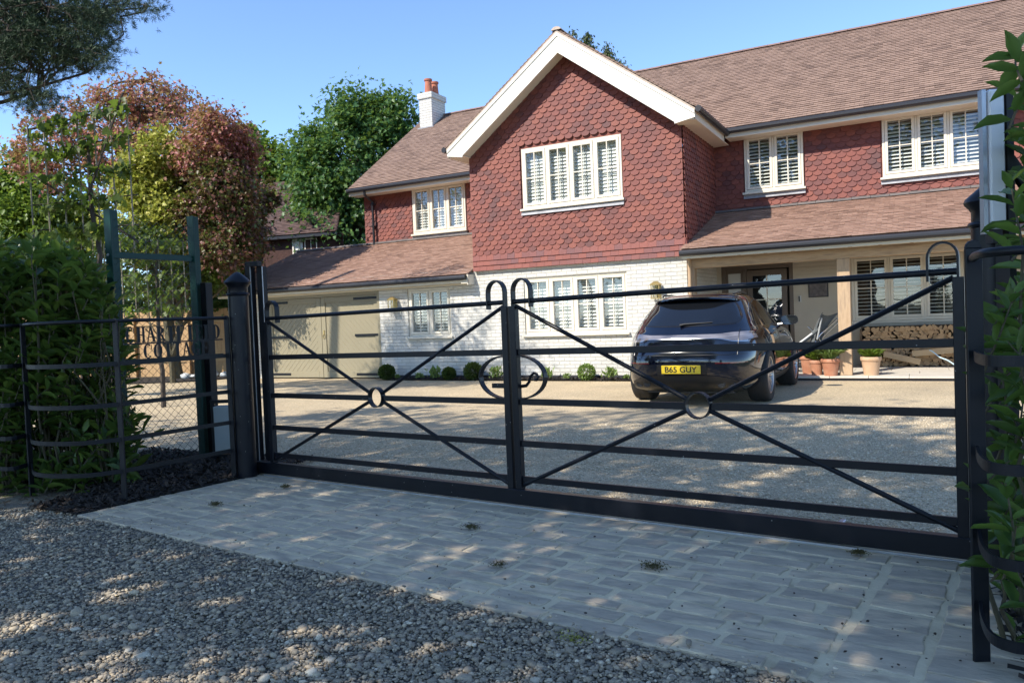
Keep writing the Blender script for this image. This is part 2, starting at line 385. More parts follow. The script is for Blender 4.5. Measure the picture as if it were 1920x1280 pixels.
X['fabric'] = mat('grey pushchair fabric', [(.09, .10, .10), (.14, .15, .15)], .9, nscale=8)
X['pale'] = mat('pale fabric', [(.55, .56, .54)], .9)
X['moss'] = mat('dry moss', [(.06, .055, .02), (.12, .10, .035)], .95, nscale=30)
X['slate'] = mat('pale slate flake', [(.28, .36, .36)], .6)

# ------------------------------------------------------------------ ground shape
P0 = Vector((8.97186706, -9.85911922, 0)); GD = Vector((.9911021, -.13310381, 0)); GN = Vector((.13310381, .9911021, 0)); GS = .01124
def G(x, y):
    q = (x - P0.x) * GD.x + (y - P0.y) * GD.y
    q = max(min(q, .5), -9); t = max(0, min(1, (-y - 7) / 2))
    return GS * q * t * t * (3 - 2 * t)
def gate(q, r, z):
    """gate frame: q along the gate, r out towards the lane, z up"""
    p = P0 + GD * q - GN * r
    return (p.x, p.y, z + GS * q)
def at(px, depth):
    p = CAM + depth * (CF + CR * (px - 960) / FPX); return float(p[0]), float(p[1])
def sheet(name, poly, dz, m, cuts=True, z=None):
    bm = bmesh.new(); vs = [bm.verts.new((x, y, 0)) for x, y in poly]; bm.faces.new(vs)
    for k in range(13):
        y = -9.2 + k * .2
        bmesh.ops.bisect_plane(bm, geom=bm.verts[:] + bm.edges[:] + bm.faces[:], plane_co=(0, y, 0), plane_no=(0, 1, 0))
    for q in (-9, .5):
        p = P0 + GD * q
        bmesh.ops.bisect_plane(bm, geom=bm.verts[:] + bm.edges[:] + bm.faces[:], plane_co=p, plane_no=GD)
    for v in bm.verts: v.co.z = (G(v.co.x, v.co.y) + dz) if z is None else z
    bmesh.ops.recalc_face_normals(bm, faces=bm.faces)
    if sum(f.normal.z for f in bm.faces) < 0: bmesh.ops.reverse_faces(bm, faces=bm.faces)
    me = bpy.data.meshes.new(name); bm.to_mesh(me); bm.free()
    o = link(name, me, m, None); return tag(o, kind='structure')
# ------------------------------------------------------------------ the ground
sheet('ground', [(-400, -400), (400, -400), (400, 500), (-400, 500)], 0, X['grass'], z=-.16)
gl = lambda q, r: (lambda p: (p[0], p[1]))(gate(q, r, 0))
sheet('driveway', [gl(-6.05, -.05), gl(.2, -.05), (13.5, -10.2), (13.5, 1.5), (-20, 1.5), (-20, -8.0), (-2, -8.2), (1.6, -8.5)], 0.0, X['drive'])
sheet('lane', [(-60, -8.6), (-6, -9.8), (.2, -10.25), (1.8, -10.7), (2.9, -10.4), (8.2, -9.9), (9.2, -11.2), (14, -11.5), (60, -14), (60, -60), (-60, -60)], .006, X['lane'])
sheet('soil_bed', [(-20, -7.8), (-20, -9.4), (-6, -9.95), (.3, -10.36), (1.75, -10.72), (2.2, -10.7), (2.5, -10.2), (2.3, -8.4), (-2, -8.1)], .015, X['soil'])
sheet('mulch_bed', [gl(-5.96, -.02), gl(-5.96, 1.62), (2.6, -10.66), (2.2, -10.62), (2.0, -10.1), (1.2, -9.9), (.9, -8.6), (1.8, -8.35), (2.7, -8.6)], .028, X['mulch'])
sheet('planting_bed', [(8.61, -9.9), (8.66, -11.2), (8.9, -11.9), (13, -12.4), (13, -9.6), (9.4, -9.2)], .02, X['mulch'])
sheet('house_bed', [(-2.5, -.01), (-2.5, -.42), (4.55, -.42), (4.55, -.01)], .03, X['mulch'])

def clip_convex(poly, clip):
    out = poly
    n = len(clip)
    for i in range(n):
        a, b = clip[i], clip[(i + 1) % n]; inp = out; out = []
        if not inp: break
        def side(p): return (b[0] - a[0]) * (p[1] - a[1]) - (b[1] - a[1]) * (p[0] - a[0])
        for j in range(len(inp)):
            p, q = inp[j], inp[(j + 1) % len(inp)]; sp, sq = side(p), side(q)
            if sp >= 0: out.append(p)
            if (sp >= 0) != (sq >= 0):
                t = sp / (sp - sq); out.append((p[0] + (q[0] - p[0]) * t, p[1] + (q[1] - p[1]) * t))
    return out
# apron of stone setts in front of the gate (gate frame: q, r)
APR = [(-5.97, .05), (-.08, .05), (-.08, 1.9), (-.3, 1.86), (-.8, 1.66), (-1.4, 1.66), (-2.2, 1.66), (-3.24, 1.59), (-5.97, 1.62)]
APM = [(-5.97, .05), (-.08, .05), (-.08, 1.88), (-.3, 1.84), (-.75, 1.60), (-1.4, 1.60), (-2.2, 1.60), (-3.24, 1.58), (-5.97, 1.59)]
mb = MB(xf=gate)
z0 = .018
mb.add([(q, r, z0) for q, r in APM], [tuple(range(len(APM)))])
mb.add([(q, r, z0) for q, r in APM] + [(q, r, -.1) for q, r in APM], [(i, (i + 1) % 9, (i + 1) % 9 + 9, i + 9) for i in range(9)])
o = mb.build('mortar_bed', X['mortar']); tag(o, kind='structure')
stones = MB(xf=gate)
def add_sett(quad, jit=.011):
    q4 = [(a + rnd.uniform(-jit, jit), b + rnd.uniform(-jit, jit)) for a, b in quad]
    pts = []
    for i in range(4):       # wobbly edges
        a, b = q4[i], q4[(i + 1) % 4]; L = math.hypot(b[0] - a[0], b[1] - a[1]); n = max(2, int(L / .05))
        for k in range(n):
            t = k / n; e = 0 if k == 0 else rnd.uniform(-.006, .006); nx, ny = -(b[1] - a[1]) / L, (b[0] - a[0]) / L
            pts.append((a[0] + (b[0] - a[0]) * t + nx * e, a[1] + (b[1] - a[1]) * t + ny * e))
    area = sum(pts[i][0] * pts[(i + 1) % len(pts)][1] - pts[(i + 1) % len(pts)][0] * pts[i][1] for i in range(len(pts)))
    if area < 0: pts.reverse()
    rr = 1.9 if quad[0][0] > -.75 else 1.63 + rnd.uniform(-.03, .04)
    cl = [(-5.95, .055), (-.08, .055), (-.08, rr), (-5.95, rr)]
    pts = clip_convex(pts, cl)
    if len(pts) < 4: return
    cx = sum(p[0] for p in pts) / len(pts); cy = sum(p[1] for p in pts) / len(pts)
    xs = [p[0] for p in pts]; ys = [p[1] for p in pts]
    if max(xs) - min(xs) < .05 or max(ys) - min(ys) < .03: return
    h = rnd.uniform(.004, .008); tx, ty = rnd.uniform(-.012, .012), rnd.uniform(-.02, .02)
    n = len(pts); vs = []
    for ins, zz in ((0, -.01), (.003, h * .6), (.008, h)):
        for p in pts:
            dx, dy = cx - p[0], cy - p[1]; L = math.hypot(dx, dy) + 1e-6
            vs.append((p[0] + dx / L * ins, p[1] + dy / L * ins, z0 + zz + (p[0] - cx) * tx + (p[1] - cy) * ty + rnd.uniform(-.0012, .0012)))
    b = len(vs); vs.append((cx, cy, z0 + h + .001))
    fs = []
    for l in range(2):
        for i in range(n):
            j = (i + 1) % n; fs.append((l * n + i, l * n + j, (l + 1) * n + j, (l + 1) * n + i))
    for i in range(n): fs.append((2 * n + i, 2 * n + (i + 1) % n, b))
    stones.add(vs, fs)
r = .06; row = 0
while r < 1.9:
    d = rnd.uniform(.115, .145); q = -6.2 + rnd.uniform(0, .3)
    if row == 0: d = .17
    while q < -.72:
        L = rnd.choice([.16, .2, .24, .28, .34, .42]) * rnd.uniform(.9, 1.1); q1 = min(q + L, -.72)
        if -.72 - q1 < .1: q1 = -.72
        add_sett([(q + .014, r + .013), (q1 - .014, r + .013), (q1 - .014, r + d - .013), (q + .014, r + d - .013)])
        q = q1
    r += d; row += 1
for qa, qb, st in ((-.69, -.44, .205), (-.41, -.1, .23)):
    r = .2
    while r < 1.95:
        d = st * rnd.uniform(.9, 1.12); add_sett([(qa, r + .01), (qb, r + .01), (qb, r + d - .01), (qa, r + d - .01)], .012); r += d
q = -.72
for _ in range(2): add_sett([(q, .06), (q + .29, .06), (q + .29, .19), (q, .19)]); q += .32
o = stones.build('paving', X['sett'], smooth=False); tag(o, kind='structure')
# threshold strip with the running rail of the sliding gate
mb = MB(xf=gate); mb.box(-6.1, -.05, -.16, .055, -.05, .018)
tag(mb.build('threshold', X['mortar']), kind='structure')

# ---- loose stones: pebbles of the lane, chips of bark, pebbles of the drive near the gate
ICO = None
def blob_batch(P, S, mat_, name, flat=.55, parent=None):
    """many little irregular stones: P (n,3), S (n,)"""
    phi = (1 + 5 ** .5) / 2
    base = np.array([(-1, phi, 0), (1, phi, 0), (-1, -phi, 0), (1, -phi, 0), (0, -1, phi), (0, 1, phi), (0, -1, -phi), (0, 1, -phi), (phi, 0, -1), (phi, 0, 1), (-phi, 0, -1), (-phi, 0, 1)]) / 1.9
    F = np.array([(0, 11, 5), (0, 5, 1), (0, 1, 7), (0, 7, 10), (0, 10, 11), (1, 5, 9), (5, 11, 4), (11, 10, 2), (10, 7, 6), (7, 1, 8), (3, 9, 4), (3, 4, 2), (3, 2, 6), (3, 6, 8), (3, 8, 9), (4, 9, 5), (2, 4, 11), (6, 2, 10), (8, 6, 7), (9, 8, 1)])
    n = len(P); V = base[None] * (1 + nr.uniform(-.28, .28, (n, 12, 1)))
    V = V * np.stack([nr.uniform(.7, 1.25, n), nr.uniform(.7, 1.1, n), nr.uniform(.35, 1, n) * flat * 1.4], 1)[:, None, :]
    a = nr.uniform(0, 2 * PI, n); t = nr.normal(0, .25, n)
    c, s = np.cos(a), np.sin(a); ct, st = np.cos(t), np.sin(t)
    x = V[..., 0]; y = V[..., 1] * ct[:, None] - V[..., 2] * st[:, None]; z = V[..., 1] * st[:, None] + V[..., 2] * ct[:, None]
    V = np.stack([x * c[:, None] - y * s[:, None], x * s[:, None] + y * c[:, None], z], -1) * S[:, None, None] + P[:, None, :]
    Fs = (F[None] + (np.arange(n) * 12)[:, None, None]).reshape(-1, 3)
    return fast(name, V.reshape(-1, 3), Fs, mat_, parent)
Gv = np.vectorize(G)
def pick(n, depth0, depth1, px0=-60, px1=1980, power=1.4):
    """random ground points spread over a wedge of ground in front of the gate"""
    d = depth0 + (depth1 - depth0) * nr.random(n) ** power; px = nr.uniform(px0, px1, n)
    P = CAM[None, :2] + d[:, None] * (CF[None, :2] + CR[None, :2] * ((px - 960) / FPX)[:, None])
    return P
def qr(P):
    v = P - np.array([P0.x, P0.y]); return v @ np.array([GD.x, GD.y]), -(v @ np.array([GN.x, GN.y]))
def apron_r(q): return np.interp(q, [-5.97, -3.24, -2.2, -.8, -.3, -.08], [1.62, 1.59, 1.66, 1.66, 1.86, 1.9])
P = pick(150000, 2.2, 7.2)
q, r_ = qr(P)
edge = apron_r(q) - .03 + nr.normal(0, .03, len(q))
keep = (r_ > edge) & (q > -5.97)
left = (q <= -5.97) & (P[:, 1] < -10.4 - (P[:, 0] < 1.8) * 0 + nr.normal(0, .05, len(q))) & (P[:, 1] < np.interp(P[:, 0], [-4, .3, 1.8, 3], [-9.95, -10.3, -10.65, -10.55]))
P = P[keep | left]
S = .0066 * np.exp(nr.normal(0, .45, len(P)))
Z = Gv(P[:, 0], P[:, 1]) + .008 + nr.uniform(-.002, .010, len(P))
o = blob_batch(np.column_stack([P, Z]), S, X['stone'], 'gravel'); tag(o, 'dark grey lane pebbles lying loose up to the edge of the stone setts', 'gravel', kind='stuff')
P = pick(30000, 2.4, 6.8); q, r_ = qr(P); nz_ = np.array([mnoise.noise(Vector((x * 2.6, y * 2.6, 3.1))) for x, y in P])
P = P[(r_ > apron_r(q) + .12) & (q > -6.2) & (nz_ > .33)][:5200]
PZ = np.column_stack([P, Gv(P[:, 0], P[:, 1]) + .012]); MOSSY = PZ
# strays on the setts
P = pick(9000, 2.5, 6.8); q, r_ = qr(P); dd = apron_r(q) - r_
keep = (dd > 0) & (q > -5.9) & (q < -.1) & (r_ > .2) & (nr.random(len(q)) < np.exp(-dd / .09) * .7 + .006)
P = P[keep]; o = blob_batch(np.column_stack([P, Gv(P[:, 0], P[:, 1]) + .04]), .007 * np.exp(nr.normal(0, .35, len(P))), X['stone'], 'stray_gravel')
tag(o, 'scattered pebbles strayed onto the grey stone setts', 'gravel', kind='stuff')
P = pick(60000, 3.7, 9.0, 450, 1830, 1.0); q, r_ = qr(P); keep = (r_ < -.15); P = P[keep]
o = blob_batch(np.column_stack([P, Gv(P[:, 0], P[:, 1]) + nr.uniform(0, .004, len(P))]), .0062 * np.exp(nr.normal(0, .3, len(P))), X['dstone'], 'drive_gravel')
tag(o, 'small beige pebbles loose on the drive just inside the gate', 'gravel', kind='stuff')
def chips(name, P, S, m, z=.03):
    n = len(P); a = nr.uniform(0, 2 * PI, n); t = nr.normal(0, .45, (n, 2))
    base = np.array([(-1, -.3, 0), (1, -.35, .05), (1.05, .3, 0), (-.9, .35, .06)])
    V = base[None] * np.stack([np.ones(n), nr.uniform(.5, 1, n), np.ones(n)], 1)[:, None, :]
    V = np.stack([V[..., 0] * np.cos(a)[:, None] - V[..., 1] * np.sin(a)[:, None], V[..., 0] * np.sin(a)[:, None] + V[..., 1] * np.cos(a)[:, None],
                  V[..., 2] + V[..., 0] * t[:, :1] + V[..., 1] * t[:, 1:]], -1) * S[:, None, None]
    V = V + np.column_stack([P, Gv(P[:, 0], P[:, 1]) + z + nr.uniform(0, .02, n)])[:, None, :]
    return fast(name, V.reshape(-1, 3), np.arange(n * 4).reshape(-1, 4), m)
P = np.column_stack([nr.uniform(.7, 3.1, 9000), nr.uniform(-10.7, -8.4, 9000)]); q, r_ = qr(P)
P = P[(q < -5.97) & (P[:, 1] > -10.66) & ~((P[:, 0] < 2.2) & (P[:, 1] < -10.1))]
P = np.vstack([P, np.column_stack([nr.uniform(8.66, 10.5, 3500), nr.uniform(-11.8, -9.8, 3500)]), np.column_stack([nr.uniform(-2.5, 4.5, 1500), nr.uniform(-.42, -.02, 1500)])])
tag(chips('bark_mulch', P, nr.uniform(.012, .04, len(P)), X['chip']), 'dark bark chips spread over the planting beds', 'mulch', kind='stuff')
P = np.column_stack([nr.uniform(-3, 2.6, 3500), nr.uniform(-10.7, -8.6, 3500)]); P = P[P[:, 1] > np.interp(P[:, 0], [-4, .3, 1.8, 3], [-9.95, -10.3, -10.7, -10.6])]
tag(chips('leaf_litter', P, nr.uniform(.01, .03, len(P)), X['logbark'], .02), 'dry leaf litter and crumbs on the soil under the laurels', 'litter', kind='stuff')

# ------------------------------------------------------------------ house
def tiles(mb, O, U, V, vmax, rng, gauge=.105, w=.168, style='plain', holes=(), v0=0.0, t=.012, lift=.03, row0=0, mi=0):
    if style == 'club': gauge, w = .098, .178
    O, U, V = Vector(O), Vector(U), Vector(V); N = U.cross(V)
    i = row0; v = v0
    while v < vmax - .02:
        ua, ub = rng(v + gauge * .5)
        off = (i % 2) * w / 2; k0 = math.floor((ua - off) / w)
        u = k0 * w + off
        while u < ub:
            a, b = max(u, ua), min(u + w, ub); segs = [(a, b)]
            for h in holes:
                if v + gauge > h[2] and v < h[3] - .02:
                    ns = []
                    for (p, q) in segs:
                        if q <= h[0] or p >= h[1]: ns.append((p, q)); continue
                        if p < h[0]: ns.append((p, h[0]))
                        if q > h[1]: ns.append((h[1], q))
                    segs = ns
            for p, q in segs:
                if q - p < .02: continue
                tl = min(gauge * 1.75, vmax + .02 - v); jt = rnd.uniform(-.002, .002); lf = lift + rnd.uniform(-.002, .004)
                def pt(uu, vv, dn=0):
                    hh = lf * (1 - (vv - v) / (gauge * 1.9)) - dn; return O + U * uu + V * (vv + jt) + N * hh
                if style == 'club':
                    arc = []
                    H = gauge * .72
                    for k in range(8):
                        th = PI * k / 7; uu = u + w / 2 - (w / 2 - .002) * math.cos(th); vv = v + H * (1 - math.sin(th) ** .8)
                        arc.append((min(max(uu, p), q), vv))
                    top = [pt(a_, b_) for a_, b_ in arc] + [pt(q, v + tl), pt(p, v + tl)]
                    low = [pt(a_, b_, t) for a_, b_ in arc]
                    n = len(arc)
                    mb.add(top + low, [tuple(range(n + 2))] + [(k + 1, k, n + 2 + k, n + 3 + k) for k in range(n - 1)], mi)
                else:
                    g = .0015
                    mb.add([pt(p + g, v), pt(q - g, v), pt(q - g, v + tl), pt(p + g, v + tl), pt(p + g, v, t), pt(q - g, v, t), pt(q - g, v + tl, t), pt(p + g, v + tl, t)],
                           [(0, 1, 2, 3), (1, 0, 4, 5), (2, 1, 5, 6), (0, 3, 7, 4)], mi)
            u += w
        v += gauge; i += 1
    return i
def wall_y(mb, y, x0, x1, z0, z1, holes=(), depth=.12, mi=0):
    xs = sorted({x0, x1, *[h[0] for h in holes], *[h[1] for h in holes]}); zs = sorted({z0, z1, *[h[2] for h in holes], *[h[3] for h in holes]})
    for i in range(len(xs) - 1):
        for j in range(len(zs) - 1):
            cx, cz = (xs[i] + xs[i + 1]) / 2, (zs[j] + zs[j + 1]) / 2
            if any(h[0] < cx < h[1] and h[2] < cz < h[3] for h in holes): continue
            mb.add([(xs[i], y, zs[j]), (xs[i + 1], y, zs[j]), (xs[i + 1], y, zs[j + 1]), (xs[i], y, zs[j + 1])], [(0, 1, 2, 3)], mi)
    for a, b, c, d in holes:
        for p, q in (((a, c), (b, c)), ((b, c), (b, d)), ((b, d), (a, d)), ((a, d), (a, c))):
            mb.add([(p[0], y, p[1]), (q[0], y, q[1]), (q[0], y + depth, q[1]), (p[0], y + depth, p[1])], [(0, 1, 2, 3)], mi)

house = empty('house', (2.3, 3.0, 0), 'large house with red hung tiles over white painted brick and brown tiled roofs', 'house')
W = 4.57; YL, YM = 2.70, 2.35
hGAR = (-6.24, -2.60, 0.0, 2.03); hSW = (-1.80, -.66, .95, 2.01); hGF = (1.15, 3.39, .93, 2.09)
hDOOR = (4.66, 6.10, .08, 2.18); hPW = (7.19, 9.72, .95, 2.21)
mb = MB()
wall_y(mb, 0, -7.3, W, .0, 2.36, [hGAR, hSW, hGF])
mb.add([(W, 0, 0), (W, YM, 0), (W, YM, 2.5), (W, 0, 2.36)], [(0, 1, 2, 3)])
mb.add([(-7.3, 0, 0), (-7.3, 8, 0), (-7.3, 8, 2.4), (-7.3, 0, 2.4)], [(0, 3, 2, 1)])
mb.build('ground_floor_wall', X['brick'], house, recalc=False)
mb = MB(); wall_y(mb, YM, W, 12.8, .0, 3.3, [hDOOR, hPW], .12); mb.build('porch_wall', X['board'], house, recalc=False)
mb = MB()   # boarding grooves of the porch wall: thin shadow laps
z = .2
while z < 2.3:
    for a, b in ((6.13, 7.16),):
        mb.box(a, b, YM - .012, YM + .001, z, z + .062)
    z += .075
mb.box(7.16, 10, YM - .014, YM + .001, .86, .93)
mb.build('wall_boarding', X['board'], house)
mb = MB(); mb.box(-2.56, 4.60, -.018, 0.002, .0, .085); mb.build('plinth', X['plinth'], house)
mb = MB()   # far sides and back of the house
mb.add([(-5.08, YL, 2.3), (-5.08, 9.6, 2.3), (-5.08, 9.6, 5.0), (-5.08, 6.1, 7.5), (-5.08, YL, 5.0)], [(0, 4, 3, 2, 1)])
mb.add([(12.8, YM, 0), (12.8, 9.6, 0), (12.8, 9.6, 5.0), (12.8, 5.744, 7.55), (12.8, YM, 5.0)], [(0, 1, 2, 3, 4)])
mb.add([(-7.3, 9.6, 0), (12.8, 9.6, 0), (12.8, 9.6, 5), (-7.3, 9.6, 5)], [(0, 3, 2, 1)])
mb.build('back_wall', X['clay'], house, recalc=False)

# tile hung upper walls
gw = (1.24, 3.39, 3.50, 4.71)
def gab(v): # width of the gable wall at height z
    return lambda: 0
Zt = 2.30; gtop = 6.42
def gr(v):
    z = v + Zt
    if z < 4.70: return (0.0, W)
    dx = (gtop - z) / .755
    return (W / 2 - dx, W / 2 + dx) if dx > 0 else (W / 2, W / 2)
mb = MB()
wall_y(mb, -.035, 0, W, Zt, 4.72, [gw], .1)
mb.add([(0, -.035, 4.72), (W, -.035, 4.72), (W / 2, -.035, gtop)], [(0, 1, 2)])
mb.add([(W + .002, -.035, Zt), (W + .002, YM, Zt), (W + .002, YM, 4.85), (W + .002, -.035, 4.72)], [(0, 1, 2, 3)])
mb.add([(0, -.035, Zt), (0, YL, Zt), (0, YL, 4.85), (0, -.035, 4.72)], [(0, 3, 2, 1)])
mb.add([(0, -.035, Zt), (W, -.035, Zt), (W, .01, Zt), (0, .01, Zt)], [(0, 3, 2, 1)])
GH = [(gw[0] - .03, gw[1] + .03, gw[2] - Zt - .10, gw[3] - Zt + .02)]
k = tiles(mb, (0, -.05, Zt), (1, 0, 0), (0, 0, 1), .32, gr, style='plain', lift=.035, mi=1)
tiles(mb, (0, -.045, Zt), (1, 0, 0), (0, 0, 1), gtop - Zt, gr, style='club', holes=GH, v0=k * .105 + .001, row0=k)
k = tiles(mb, (W, -.07, Zt), (0, 1, 0), (0, 0, 1), .32, lambda v: (0, YM + .07), style='plain', lift=.035, mi=1)
tiles(mb, (W + .012, -.07, Zt), (0, 1, 0), (0, 0, 1), 2.46, lambda v: (0, YM + .07), style='club', v0=k * .105 + .001, row0=k)
mb.build('gable_tile_hanging', [X['clay'], X['kick']], house, recalc=False)
lw = (-3.455, -1.81, 3.60, 4.79)
mb = MB(); wall_y(mb, YL + .03, -5.08, 0, 3.2, 4.86, [lw], .1)
tiles(mb, (-5.08, YL + .02, 3.25), (1, 0, 0), (0, 0, 1), 1.58, lambda v: (0, 5.08), style='club', holes=[(lw[0] + 5.05, lw[1] + 5.11, lw[2] - 3.33, lw[3] - 3.2)])
mb.build('left_tile_hanging', X['clay'], house, recalc=False)
aw = (5.21, 6.36, 3.685, 4.83); bw = (7.785, 9.464, 3.685, 4.83)
mb = MB(); wall_y(mb, YM + .03, W, 12.8, 3.1, 4.86, [aw, bw, (11.0, 12.2, 3.685, 4.83)], .1)
tiles(mb, (W, YM + .02, 3.28), (1, 0, 0), (0, 0, 1), 1.56, lambda v: (0, 8.2), style='club', holes=[(h[0] - W - .03, h[1] - W + .03, h[2] - 3.28 - .09, h[3] - 3.2) for h in (aw, bw, (11.0, 12.2, 3.685, 4.83))])
mb.build('right_tile_hanging', X['clay'], house, recalc=False)

# roofs
def slope(e, r):   # unit vector up the slope in the y-z plane and its length
    d = Vector((0, r[0] - e[0], r[1] - e[1])); return d.normalized(), d.length
ME, MR = (1.88, 4.945), (5.744, 7.66); LE, LR = (2.28, 4.93), (6.05, 7.60)
def roof_part(name, parts, m):
    mb = MB()
    for O, U, V, L, rng, ga in parts:
        O, U, V = Vector(O), Vector(U), Vector(V); N = U.cross(V)
        a, b = rng(0); c, d = rng(L)
        mb.add([O + U * a - N * .01, O + U * b - N * .01, O + U * d + V * L - N * .01, O + U * c + V * L - N * .01], [(0, 1, 2, 3)])
        tiles(mb, O, U, V, L, rng, gauge=ga)
    return mb.build(name, m, house, recalc=False)
V_, L_ = slope(ME, MR)
back = [((12.85, 10.0, 4.9), (-1, 0, 0), tuple(Vector((0, 5.744 - 10.0, 7.66 - 4.9)).normalized()), Vector((0, 5.744 - 10.0, 7.66 - 4.9)).length, lambda v: (0, 10.5), .3)]
roof_part('main_roof', [((2.30, ME[0], ME[1]), (1, 0, 0), V_, L_, lambda v: (-.7, 10.6), .1)] + back, X['roof'])
V_, L_ = slope(LE, LR)
backl = Vector((0, LR[0] - 10.0, LR[1] - 4.9))
roof_part('left_roof', [((-5.27, LE[0], LE[1]), (1, 0, 0), V_, L_, lambda v: (0, 7.6), .1), ((2.3, 10.0, 4.9), (-1, 0, 0), tuple(backl.normalized()), backl.length, lambda v: (0, 7.6), .3)], X['roof'])
GA = (W / 2, 6.80); GEx = -.395; GEz = 4.87
dv = Vector((GA[0] - GEx, 0, GA[1] - GEz)); Lg = dv.length; dv.normalize()
roof_part('gable_roof', [((GEx, 4.7, GEz), (0, -1, 0), tuple(dv), Lg, lambda v: (0, 5.09), .1), ((W - GEx, -.39, GEz), (0, 1, 0), (-dv.x, 0, dv.z), Lg, lambda v: (0, 5.09), .1)], X['roof'])
V_, L_ = slope((-.26, 2.235), (YL, 3.43))
roof_part('garage_roof', [((-7.6, -.26, 2.235), (1, 0, 0), V_, L_, lambda v: (0, 7.56), .1)], X['roof2'])
PE, PT = (-.36, 2.385), (YM, 3.31)
V_, L_ = slope(PE, PT)
roof_part('porch_roof', [((W - .02, PE[0], PE[1]), (1, 0, 0), V_, L_, lambda v: (0, 8.3), .1)], X['roof2'])
# ridges
def ridge(name, p, q, m, r=.085, step=.3):
    p, q = Vector(p), Vector(q); d = (q - p).normalized(); n = int((q - p).length / step); sd = d.cross(Vector((0, 0, 1))).normalized(); mb = MB()
    for i in range(n + 1):
        a = p + d * (i * step); b = p + d * min((i + 1) * step - .006, (q - p).length)
        if (b - a).dot(d) < .02: continue
        vs = []; K = 7; j = rnd.uniform(-.003, .003)
        for c, rr in ((a, r), (b, r * .97)):
            for k in range(K): th = PI * (.04 + .92 * k / (K - 1)); vs.append(c + sd * math.cos(th) * rr * 1.15 + Vector((0, 0, 1)) * (math.sin(th) * rr * .8 - .01 + j))
        mb.add(vs, [(k, k + 1, K + k + 1, K + k) for k in range(K - 1)] + [tuple(range(K)), tuple(range(2 * K - 1, K - 1, -1))])
    return mb.build(name, m, house)
ridge('ridge_tiles', (1.6, MR[0], MR[1]), (12.9, MR[0], MR[1]), X['ridgebr'])
ridge('ridge_tiles', (-5.27, LR[0], LR[1]), (2.3, LR[0], LR[1]), X['ridgebr'])
ridge('ridge_tiles', (W / 2, -.42, 6.80), (W / 2, 4.5, 6.80), X['under'], .09)
ridge('ridge_tiles', (-7.6, YL - .02, 3.44), (-.02, YL - .02, 3.44), X['ridge'], .08, .33)
ridge('ridge_tiles', (W + .03, YM - .05, 3.31), (12.8, YM - .05, 3.31), X['ridge'], .08, .33)
# verge mortar, barge boards and soffit of the gable
for sgn, nm in ((-1, 'left'), (1, 'right')):
    c = W / 2
    def P_(dx, z, y): return (c + sgn * dx, y, z)
    mb = MB(); mb.prism([P_(0, 6.79, -.40), P_(2.68, 6.79 - .726 * 2.68, -.40), P_(2.68, 6.79 - .726 * 2.68 - .035, -.40), P_(0, 6.755, -.40)], (0, .38, 0)); mb.build('verge', X['under'], house)
    mb = MB()
    mb.prism([P_(0.0, 6.75, -.385), P_(2.62, 6.75 - .726 * 2.62, -.385), P_(2.62, 4.72, -.385), P_(2.25, 4.66, -.385), P_(2.25, 4.69, -.385), P_(0.0, 6.37, -.385)], (0, .03, 0))
    mb.prism([P_(0.0, 6.752, -.402), P_(2.62, 6.752 - .726 * 2.62, -.402), P_(2.62, 6.752 - .726 * 2.62 - .065, -.402), P_(0.0, 6.687, -.402)], (0, .017, 0))
    mb.build('barge_board', X['barge'], house)
    mb = MB(); mb.prism([P_(0.0, 6.40, -.355), P_(2.24, 4.712, -.355), P_(2.24, 4.735, -.355), P_(0.0, 6.43, -.355)], (0, .32, 0))
    mb.prism([P_(2.24, 4.69, -.355), P_(2.62, 4.69, -.355), P_(2.62, 4.71, -.355), P_(2.24, 4.71, -.355)], (0, (YM if sgn > 0 else YL) - .05 + .355, 0))
    mb.build('soffit', X['soffit'], house)
    mb = MB(); mb.box(*sorted((c + sgn * 2.60, c + sgn * 2.625)), -.355, 1.9, 4.695, 4.845); mb.build('fascia', X['soffit'], house)
    mb = MB(); mb.tube([P_(2.69, 4.86, -.41), P_(2.69, 4.86, 1.9)], .058, 10); mb.build('gutter', X['gutter'], house)
# eaves
def eave(x0, x1, ye, ze, yw, zs, mgut=True, fh=.15):
    mb = MB(); mb.box(x0, x1, ye + .05, ye + .075, ze - fh - .03, ze - .02); mb.build('fascia', X['soffit'], house)
    mb = MB(); mb.box(x0, x1, ye + .075, yw, ze - fh - .025, ze - fh - .005); mb.build('soffit', X['soffit'], house)
    mb = MB(); mb.tube([(x0 - .02, ye, ze - .05), (x1, ye, ze - .05)], .055, 10); mb.box(x0, x1, ye + .0, ye + .05, ze - .07, ze - .015); mb.build('gutter', X['gutter'], house)
eave(W + .36, 12.8, ME[0] - .02, ME[1], YM, 0)
eave(-5.27, -.02, LE[0] - .02, LE[1], YL, 0)
eave(-7.6, -.06, -.30, 2.225, 0, 0, fh=.13)
eave(W + .0, 12.8, PE[0] - .03, PE[1] - .01, -.1, 0, fh=.12)
mb = MB(); mb.box(-.058, -.03, -.26, -.001, 2.02, 2.24); mb.box(-.2, -.03, -.27, -.24, 2.05, 2.13); mb.build('eave_end', X['soffit'], house)
mb = MB(); mb.box(-7.3, -.06, -.03, -.002, 2.03, 2.10); mb.build('frieze_board', X['soffit'], house)
# downpipe on the left wing
mb = MB(); mb.tube([(-4.72, LE[0], 4.83), (-4.72, LE[0] + .02, 4.72), (-4.72, YL - .09, 4.58), (-4.72, YL - .09, 3.4)], .034, 10)
for z in (4.5, 3.9): mb.box(-4.77, -4.67, YL - .13, YL - .0, z, z + .03)
mb.build('downpipe', X['gutter'], house, smooth=True)
mb = MB(); mb.tube([(W + .06, -.05, 2.28), (W + .06, -.05, .1)], .034, 10); mb.build('downpipe', X['oak'], house, smooth=True)
